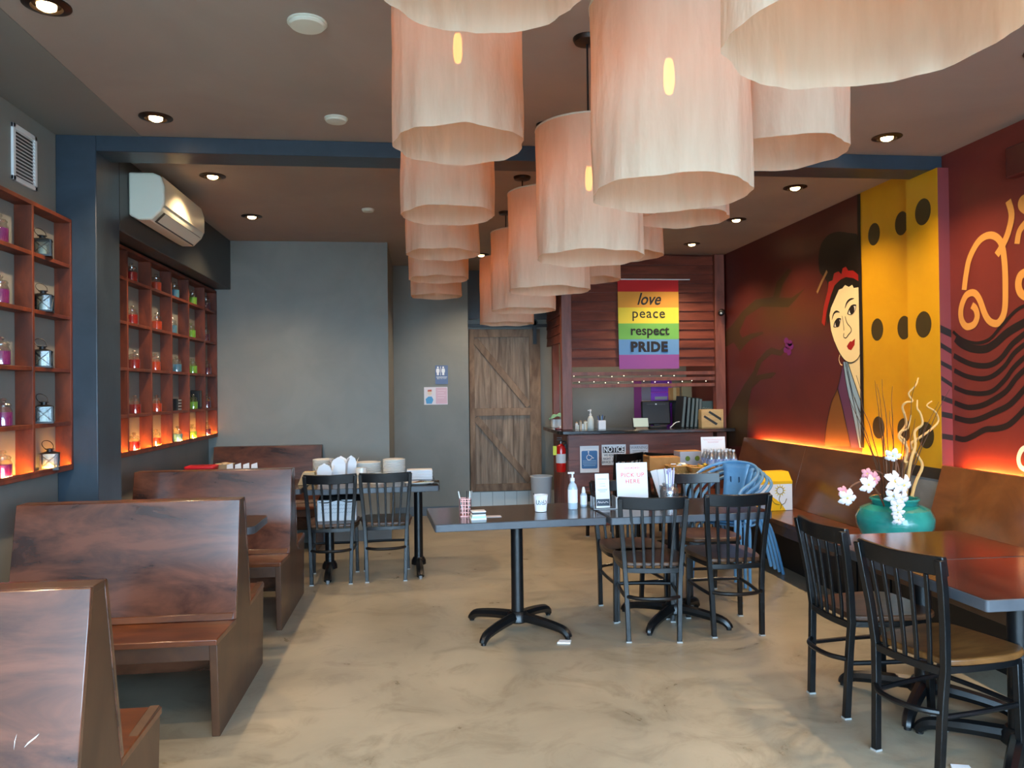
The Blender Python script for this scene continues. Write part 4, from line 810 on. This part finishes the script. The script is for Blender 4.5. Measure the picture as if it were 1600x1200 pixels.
MB().box(-.115, .105, -.012, .07, 0, .006).box(-.115, -.1, .0, .07, 0, .07).build('stand', WHITE, t, bevel=.002)
t = thing('straw_jar', 'clear glass jar with black lettering full of wrapped straws', 'jar', on(1046, 786))
MB().lathe([(.001, .002), (.055, .002), (.06, .01), (.061, .085), (.05, .105), (.04, .112), (.04, .118), (.046, .122), (.046, .132)], 26, cap=False).build('glass', glassy('jar glass', (214, 226, 232), .66, .25), t); text('lettering', 'Drinks', .03, INK, t, T(-.008, -.0625, .065) @ FRONTM, shear=.2, sx=.9)
MB().lathe([(.001, .006), (.055, .006), (.056, .03), (.001, .034)], 20, cap=False).build('white_filling', PAPER, t); rnd = random.Random(3)
for i in range(20):
    a = rnd.uniform(0, 6.28); q = rnd.uniform(.2, 1); MB().tube([(.02*math.cos(a)*q, .02*math.sin(a)*q, .03), ((.036*math.cos(a))*q, .036*math.sin(a)*q, .19+rnd.uniform(0, .045))], .0042, 6).build('straw', [mat('lavender straw wrap', (176, 176, 220), rough=.6), PAPER, mat('lilac straw wrap', (196, 190, 226), rough=.6)][i % 3], t)
t = thing('chopstick_packets', 'fan of white paper chopstick packets standing behind the straw jar', 'chopsticks', on(1038, 778))
for i in range(9):
    u = (i-5)*.011; MB().box(-.008, .008, -.002, .002, 0, .2, T(u*.5, .004*(i % 3), 0) @ Matrix.Rotation(-.32+.055*i, 4, 'Y')).build('packet', PAPER, t)
MB().lathe([(.001, 0), (.03, 0), (.034, .09), (.031, .09), (.027, .006), (.001, .006)], 18, cap=False).build('cup', PETG, t)
for i, (px, py, lb) in enumerate(((880, 1001, 'folded white paper shim under the foot of the dark table'), (1492, 1196, 'white paper shim under the foot of the red brown table'))):
    p = Zp(px, py, 0); tag(MB().prism([(-.045, -.02), (.03, -.035), (.045, .01), (-.02, .03)], 0, .008).build('paper_shim', PAPER, loc=(p.x, p.y-.03, 0)), lb, 'paper')

# ------------------------------------------------------------------ bread baskets, water, boxes
def basket(px, py, label, rz, fill):
    t = thing('bread_basket', label, 'basket', on(px, py), rz); WK = mat('tan wicker', (166, 118, 58), (206, 160, 92), scale=90, rough=.7, bump=.4)
    for j in range(5):
        u = j/4; a, b = .085+.025*u, .055+.02*u; MB().tube([(p[0], p[1], .008+.014*j) for p in rrect(-a, a, -b, b, .03, 3)], .008, 6, closed=True).build('wicker_ring', WK, t)
    MB().prism(rrect(-.085, .085, -.055, .055, .03, 3), 0, .008).build('base', WK, t); rnd = random.Random(px)
    for i in range(9): MB().box(-.022, .022, -.014, .014, -.006, .006, T(rnd.uniform(-.06, .06), rnd.uniform(-.035, .035), .06+rnd.uniform(0, .022)) @ Matrix.Rotation(rnd.uniform(0, 3), 4, 'Z') @ Matrix.Rotation(rnd.uniform(-.6, .6), 4, 'X')).build('packet', fill[i % len(fill)], t, bevel=.003)
basket(1061, 739, 'tan wicker basket heaped with white sauce packets', .1, [PAPER, PAPER, mat('pale yellow packet', (224, 206, 130))])
basket(1095, 741, 'tan wicker basket of brown packets beside the water bottles', -.05, [mat('brown packet', (172, 122, 72)), mat('gold packet', (208, 178, 60))])
t = thing('cardboard_box', 'brown cardboard box behind the wicker baskets', 'box', (2.235, 7.03, TZ), .05); CB = mat('cardboard', (176, 126, 70), (192, 142, 84), scale=8, rough=.8)
MB().box(-.15, .15, -.09, .09, 0, .12).build('body', CB, t, bevel=.003); MB().box(-.15, -.14, -.09, .09, .1, .135).build('flap', CB, t); MB().box(-.15, .15, -.02, .02, .12, .1215).build('tape', mat('tape tan', (160, 112, 60)), t)
t = thing('tea_carton', 'grey carton with green round emblems beside the bottled water', 'box', (2.50, 7.05, TZ), .05); MB().box(-.11, .11, -.08, .08, 0, .165).build('body', mat('grey carton', (168, 172, 184), rough=.6), t, bevel=.003); MB().box(-.108, .108, -.078, .078, .165, .168).build('lid', CB, t)
for x in (-.035, .06): MB().lathe([(.024, -.001), (.024, .001)], 16, (x, -.081, .1), axis=Vector((0, 1, 0))).build('emblem', mat('emblem green', (96, 120, 40)), t)
def bottle():
    t = thing('water_bottle', 'x', 'bottle', (0, 0, 0), 0, 'bottled water on the black table'); MB().lathe([(.001, 0), (.029, 0), (.032, .008), (.03, .05), (.032, .1), (.032, .14), (.024, .17), (.012, .19), (.012, .2)], 16, cap=False).build('body', PETG, t)
    MB().lathe([(.0326, .085), (.0326, .135)], 16, cap=False).build('label_band', mat('water label blue', (86, 120, 196), (190, 204, 226), scale=40, rough=.4), t); MB().lathe([(.014, .196), (.014, .212), (.001, .213)], 12, cap=False).build('cap', mat('white cap', (214, 220, 226)), t); return t
b_ = None
for j in range(3):
    for i in range(4):
        o = bottle() if b_ is None else dup(b_, (0, 0, 0)); b_ = b_ or o; o.location = (2.525+.068*i, 6.52+.075*j, TZ)
        o['label'] = 'clear water bottle with blue label in the %s' % ['row by the table edge', 'middle row', 'row by the wall'][j]
t = thing('menu_card', 'white hand lettered card standing behind the water bottles', 'sign', (2.66, 6.80, TZ)); MB().box(-.115, .115, -.003, 0, 0, .31, Matrix.Rotation(-.08, 4, 'X')).build('card', PAPER, t)
for z, a in ((.285, .09), (.262, .05)): MB().tube([Matrix.Rotation(-.08, 4, 'X') @ Vector((-a+2*a*k/16, -.004, z+.006*(-1)**k)) for k in range(17)], .0014, 4).build('pink_scribble', mat('pink pen', (222, 150, 160)), t)

# ------------------------------------------------------------------ on the counter
CZ = 1.0605
def onc(px, py): p = Zp(px, py, CZ); return (p.x, p.y, CZ)
t = thing('white_tub', 'white tub holding a mint green cloth on the counter end', 'tub', (1.62, 9.08, CZ)); MB().prism(rrect(-.085, .085, -.06, .06, .02), 0, .1).build('tub', CERAM, t, bevel=.004)
vs = []; rnd = random.Random(4); n = 12
for j in range(n):
    for i in range(n): u, v = i/(n-1)*2-1, j/(n-1)*2-1; vs.append((u*.1, v*.075, .105+.055*max(0, 1-u*u)*(1-.5*v*v)+.022*math.sin(7*u+3*v)*math.cos(5*v)))
MB().add(vs, [(j*n+i, j*n+i+1, j*n+n+i+1, j*n+n+i) for j in range(n-1) for i in range(n-1)], True).build('green_cloth', mat('mint cloth', (126, 186, 160), rough=.8), t, sharp=180)
t = thing('red_tray', 'flat red tray with a white cloth on the counter corner', 'tray', (1.60, 8.62, CZ)); MB().box(-.09, .08, -.07, .07, 0, .012).build('tray', mat('dark red plastic', (130, 24, 34), rough=.4), t, bevel=.003); MB().lathe([(.05, .012), (.045, .03), (.02, .042), (.001, .043)], 14, cap=False, sx=1.1).build('cloth', PAPER, t)
t = thing('spice_caddy', 'cluster of small white seasoning jars on the counter', 'jars', (1.79, 8.55, CZ))
for i, (x, y, h) in enumerate(((-.04, 0, .05), (-.015, -.02, .1), (.015, 0, .06), (.04, -.015, .1), (.06, .02, .085), (-.05, .03, .08))): j_ = MB().lathe([(.001, 0), (.016, 0), (.016, h-.015), (.011, h-.01)], 12, (x, y, 0), cap=False).build('jar', [CREAM, mat('beige jar', (190, 174, 150)), WHITE][i % 3], t); MB().lathe([(.013, h-.012), (.013, h), (.001, h+.001)], 12, (x, y, 0), cap=False).build('lid', [WHITE, mat('wood lid', (170, 140, 100))][i % 2], j_)
t = thing('counter_pump_bottle', 'white pump bottle standing on the black countertop', 'bottle', (1.90, 8.57, CZ)); MB().lathe([(.001, 0), (.035, 0), (.038, .006), (.036, .11), (.024, .14), (.014, .15)], 18, cap=False).build('body', mat('frosted white bottle', (200, 208, 204), rough=.4), t); MB().lathe([(.014, .148), (.014, .17), (.006, .175), (.006, .2), (.012, .202), (.012, .222)], 12).box(-.03, 0, -.006, .006, .206, .216).build('pump', WHITE, t)
t = thing('pen_cup', 'square white cup full of blue pens on the counter', 'pen cup', (2.0, 8.46, CZ)); MB().box(-.042, .042, -.04, .04, 0, .1).build('cup', PAPER, t, bevel=.003)
for i, (x, y) in enumerate(((-.025, 0), (-.012, .01), (.0, -.01), (.012, .012), (.026, 0))): MB().tube([(x, y, .1), (x+.008*(i-2), y, .15+.012*(i % 2))], .005, 6).build('pen', [mat('pen blue', (50, 86, 150)), CHAR, mat('pen sky', (110, 160, 190))][i % 3], t)
t = thing('card_reader', 'white tablet screen on a small black stand by the monitor', 'tablet', (2.47, 8.50, CZ)); Mr = Matrix.Rotation(-.3, 4, 'X'); MB().box(-.095, .095, -.004, .012, .01, .125, Mr).build('case', BLACK, t, bevel=.003); MB().box(-.085, .088, -.0055, -.004, .018, .12, Mr).build('screen', mat('pale tablet screen', (196, 214, 200), rough=.3), t); MB().box(-.07, .07, -.04, .05, 0, .012).build('foot', mat('brown stand', (140, 116, 92)), t)
t = thing('pos_monitor', 'large black point of sale monitor seen from behind', 'monitor', (2.68, 8.60, CZ)); MB().box(-.17, .17, -.02, .03, .035, .31, Matrix.Rotation(-.1, 4, 'X')).build('housing', BLACK, t, bevel=.015); MB().box(-.1, .1, -.08, .08, 0, .02).build('foot', BLACK, t, bevel=.006); MB().box(-.03, .03, -.01, .03, .015, .1).build('neck', BLACK, t)
MB().box(-.012, .006, -.0305, -.029, .262, .276, Matrix.Rotation(-.1, 4, 'X')).build('status_mark', WHITE, t); MB().box(-.11, .11, -.0285, -.027, .262, .275, Matrix.Rotation(-.1, 4, 'X')).build('port_strip', CHAR, t)
t = thing('white_cable', 'white cable curling from the monitor on the counter', 'cable', (2.87, 8.47, CZ)); MB().tube(smoothpts([(-.07, 0, .004), (-.04, .0, .03), (0, .01, .06), (.05, .02, .07)], 4), .005, 6).build('cable', WHITE, t)
t = thing('drawer_unit', 'purple plastic drawer unit on the shelf behind the counter', 'drawers', (2.95, 9.58, .96)); DP = mat('purple plastic', (160, 50, 180), rough=.4)
MB().box(-.2, .2, -.15, .2, 0, .68).build('case', DP, t, bevel=.006)
for i in range(4): MB().box(-.08, .19, -.16, -.15, .02+i*.165, .165+i*.165).build('drawer', mat('violet drawer', (130, 50, 190), rough=.3), t, bevel=.004); MB().box(-.03, .13, -.165, -.16, .08+i*.165, .12+i*.165).build('label_card', mat('grey card', (150, 150, 156)), t)
MB().box(-.2, -.08, -.156, -.15, .02, .66).build('clear_side', mat('smoky plastic', (120, 110, 120)), t)
struct(MB().box(1.7, 3.46, 9.35, YB, .90, .958).build('trim_3', GRANITE), 'black back counter shelf behind the partition')
FG = mat('dark green cover', (30, 44, 40), rough=.45)
for i, (x, h, lean, m_, lb) in enumerate(((2.955, .36, .10, BLACK, 'black menu folder leaning by the monitor'), (3.01, .35, .09, BLACK, 'black menu folder second from the monitor'), (3.06, .34, .09, FG, 'dark green menu folder in the middle of the row'), (3.11, .34, .08, FG, 'dark green menu folder second from the crate'), (3.155, .33, .06, FG, 'dark green menu folder touching the crate'))):
    t = thing('menu_folder', lb, 'menu', (x, 8.62, CZ)); Mf = Matrix.Rotation(lean, 4, 'Y'); MB().box(-.018, -.014, -.13, .13, 0, h, Mf).box(.014, .018, -.13, .13, 0, h, Mf).box(-.018, .018, .126, .13, 0, h, Mf).build('cover', m_, t); MB().box(-.013, .013, -.125, .12, .006, h-.006, Mf).build('pages', mat('menu page edges', (90, 104, 104), rough=.6), t)
t = thing('wooden_crate', 'small pale wooden crate with two dark diagonal slots on the counter', 'crate', (3.275, 8.42, CZ), .03); PW = mat('pale pine', (196, 158, 102), (216, 180, 124), scale=6, stretch=(.5, 1, 3), rough=.6)
MB().box(-.13, .13, -.01, .1, 0, .205).build('body', PW, t, bevel=.003)
for x in (-.118, .118): MB().box(x-.012, x+.012, -.02, -.01, 0, .205).build('corner_batten', PW, t, bevel=.002)
for (x, z) in ((-.02, .075), (.04, .125)): MB().prism([(x-.085, z+.045), (x-.07, z+.065), (x+.085, z-.03), (x+.065, z-.05)], -.0125, -.0105, 'y').build('slot', CHAR, t)
t = thing('green_placard', 'grey green placard leaning behind the wooden crate', 'placard', (3.27, 8.60, CZ)); MB().box(-.1, .1, 0, .008, 0, .30, Matrix.Rotation(-.1, 4, 'X')).build('board', mat('grey green board', (76, 92, 86), rough=.6), t); MB().tube(smoothpts([(-.06+.12*k/8, -.028+.0, .225-.002*k+.008*(-1)**k) for k in range(9)], 2), .002, 4).build('script_line', mat('chalk grey', (130, 142, 138)), t)
t = thing('small_brown_box', 'small brown box on top of the drawer shelf', 'box', (3.16, 9.42, 1.361)); MB().box(-.065, .065, -.06, .06, 0, .16).build('body', CB, t, bevel=.003); MB().box(-.02, .02, -.062, -.06, 0, .16).build('tape', mat('tape pale', (206, 176, 120)), t)
struct(MB().box(3.05, 3.46, 9.36, YB, 1.33, 1.36).build('trim_4', BLACK), 'black shelf behind the partition')
t = thing('beige_board', 'beige board standing behind the menu folders', 'board', (3.36, 9.46, 1.361)); MB().box(-.07, .06, 0, .02, 0, .26).build('board', mat('beige board', (150, 138, 104), rough=.7), t, bevel=.003)

# ------------------------------------------------------------------ on the plate table and booth table
def plates(px, py, n, r, label):
    t = thing('plate_stack', label, 'plates', on(px, py))
    for i in range(n): MB().lathe([(.001, .002), (r*.6, .002), (r*.97, .009), (r, .013), (r, .018), (r*.96, .02), (r*.6, .008), (.001, .008)], 26, (0, 0, i*.0128), cap=False).build('plate', CERAM, t)
plates(506, 748, 13, .095, 'stack of white plates behind the takeout boxes'); plates(575, 748, 11, .115, 'wide stack of white plates behind the upturned cups'); plates(616, 748, 13, .098, 'stack of white plates beside the white box')
def pail(px, py, label, rz, h, w_, red=False):
    t = thing('takeout_box', label, 'takeout box', on(px, py), rz, 'white takeout pails'); a, b = w_*.42, w_*.5
    MB().add([(-a, -a*.8, 0), (a, -a*.8, 0), (a, a*.8, 0), (-a, a*.8, 0), (-b, -b*.8, h), (b, -b*.8, h), (b, b*.8, h), (-b, b*.8, h)], [(3, 2, 1, 0)]+[(i, (i+1) % 4, 4+(i+1) % 4, 4+i) for i in range(4)]).build('body', PAPER, t)
    for s in (-1, 1): MB().add([(-b, s*b*.8, h), (b, s*b*.8, h), (b*.75, s*(b*.8+.005), h+.035), (0, s*(b*.8+.008), h+.06), (-b*.75, s*(b*.8+.005), h+.035)], [(0, 1, 2, 3, 4)]).build('flap', PAPER, t)
    for s in (-1, 1): MB().add([(s*b, -b*.8, h), (s*b, b*.8, h), (s*(b+.02), b*.6, h+.045), (s*(b+.02), -b*.6, h+.045)], [(0, 1, 2, 3)]).build('flap', PAPER, t)
    if red: MB().lathe([(.022, -.0008), (.022, .0008)], 14, (-.012, -a*.8-.008, h*.55), axis=Vector((0, 1, -.1))).build('red_emblem', mat('emblem red', (222, 110, 120)), t)
pail(507, 757, 'white takeout pail with red emblem', .15, .11, .12, True); pail(531, 754, 'tall open white takeout pail in the middle of the plate table', -.1, .16, .12); pail(549, 751, 'open white takeout pail next to the upturned cup', .1, .155, .09)
t = thing('upturned_cup', 'tall white foam cup standing upside down', 'cup', on(565, 755)); MB().lathe([(.055, 0), (.052, .004), (.043, .13), (.001, .132)], 24, cap=False).build('body', CERAM, t); MB().lathe([(.057, 0), (.057, .008), (.054, .009)], 24, cap=False).build('rim', CERAM, t)
t = thing('upturned_bowl', 'low white bowl upside down before the plate stacks', 'bowl', on(591, 755)); MB().lathe([(.066, 0), (.066, .01), (.058, .07), (.05, .08), (.001, .081)], 24, cap=False).build('body', CERAM, t); MB().lathe([(.03, .08), (.03, .086), (.026, .086)], 20, cap=False).build('foot_ring', CERAM, t)
t = thing('wedge_box', 'beige wedge shaped box at the booth end of the plate table', 'box', on(481, 757)); MB().prism([(-.075, 0), (.07, 0), (.06, .1), (-.035, .1)], -.05, .05, 'y').build('body', mat('beige card', (206, 186, 146), rough=.7), t, bevel=.004); MB().prism([(-.035, .1), (.06, .1), (.058, .105), (-.03, .105)], -.052, .052, 'y').build('lid', mat('beige card', (206, 186, 146)), t)
t = thing('napkin_stack', 'stack of white folded napkins beside the plates', 'napkins', on(655, 748))
for i in range(6): MB().box(-.115+.002*i, .115-.003*(i % 2), -.07, .07, i*.014, i*.014+.013).build('napkin', PAPER, t, bevel=.003)
t = thing('cutlery_plate', 'white oval plate of cutlery at the table corner', 'plate', on(655, 757)); MB().lathe([(.001, .002), (.06, .002), (.1, .016), (.1, .02), (.06, .007), (.001, .007)], 26, cap=False, sx=1.2, sy=.6).build('plate', CERAM, t)
for i in range(6): MB().tube([(-.07+.02*i, -.02+.006*i, .014), (.0+.02*i, .02-.004*i, .022)], .004, 6).build('fork', mat('cutlery steel', (170, 160, 130), rough=.25, metal=.9), t)
n = 10; vs = []; p = Zp(676, 752, TZ)
for j in range(n):
    for i in range(n):
        u, v = i/(n-1), j/(n-1); x = -.12+.2*u; drop = max(0, x-.035); vs.append((min(x, .035)+.012*(drop > 0)+.01*math.sin(9*v)*drop*5, -.06+.14*v, .012+.006*math.sin(11*u+7*v)-drop*1.6))
tag(MB().add(vs, [(j*n+i, j*n+i+1, j*n+n+i+1, j*n+n+i) for j in range(n-1) for i in range(n-1)], True).build('black_napkin', BLACK, loc=(.088, 6.40, TZ), sharp=180), 'black cloth napkin hanging over the corner of the plate table', 'napkin')
t = thing('paper_bag', 'white printed paper bag with black cloth inside on the chair', 'bag', (-.70, 6.40, .471), .03); MB().box(-.15, .16, -.06, .1, 0, .17).build('body', PAPER, t, bevel=.006)
for i in range(3): MB().tube([(-.12+.24*k/24, -.0615, .07+.03*i+.004*(-1)**k) for k in range(25)], .0012, 4).build('print_line', SGG, t)
vs = []
for j in range(n):
    for i in range(n): u, v = i/(n-1)*2-1, j/(n-1)*2-1; vs.append((.03+u*.17, .02+v*.085, .168+.045*(1-.6*u*u)*(1-.7*v*v)+.01*math.sin(6*u+4*v)-.06*max(0, abs(v)-.6)))
MB().add(vs, [(j*n+i, j*n+i+1, j*n+n+i+1, j*n+n+i) for j in range(n-1) for i in range(n-1)], True).build('black_cloth', BLACK, t, sharp=180)
t = thing('red_box', 'flat red tray on the booth table behind the bench', 'tray', (-1.80, 6.60, TZ)); RT_ = mat('bright red plastic', (214, 30, 40), rough=.4); MB().prism(rrect(-.12, .1, -.08, .08, .02), 0, .15).build('body', RT_, t, bevel=.006); MB().prism(rrect(-.13, .11, -.09, .09, .02), .15, .17).build('rim', RT_, t, bevel=.004); MB().prism(rrect(-.09, .07, -.06, .06, .02), .17, .171).build('hollow', mat('dark red hollow', (150, 16, 26)), t)
for i in range(4):
    t = thing('tent_card', 'small white folded tent card in the row on the booth table', 'card', (-1.575+.065*i, 6.55, TZ), -.2, 'tent cards on the booth table'); MB().add([(-.025, -.03, 0), (.025, -.03, 0), (.025, 0, .19), (-.025, 0, .175)], [(0, 1, 2, 3)]).build('front_leaf', PAPER, t); MB().add([(-.025, .03, 0), (.025, .03, 0), (.025, 0, .19), (-.025, 0, .175)], [(3, 2, 1, 0)]).build('back_leaf', PAPER, t)
t = thing('beige_dish', 'shallow beige dish beside the red tray', 'dish', (-1.655, 6.72, TZ)); MB().lathe([(.001, 0), (.05, 0), (.075, .165), (.08, .172), (.07, .17), (.001, .16)], 20, cap=False).build('body', mat('beige ceramic', (200, 172, 130), rough=.5), t); MB().lathe([(.03, .165), (.028, .18), (.001, .184)], 12, cap=False).build('knob', mat('beige ceramic', (200, 172, 130)), t)
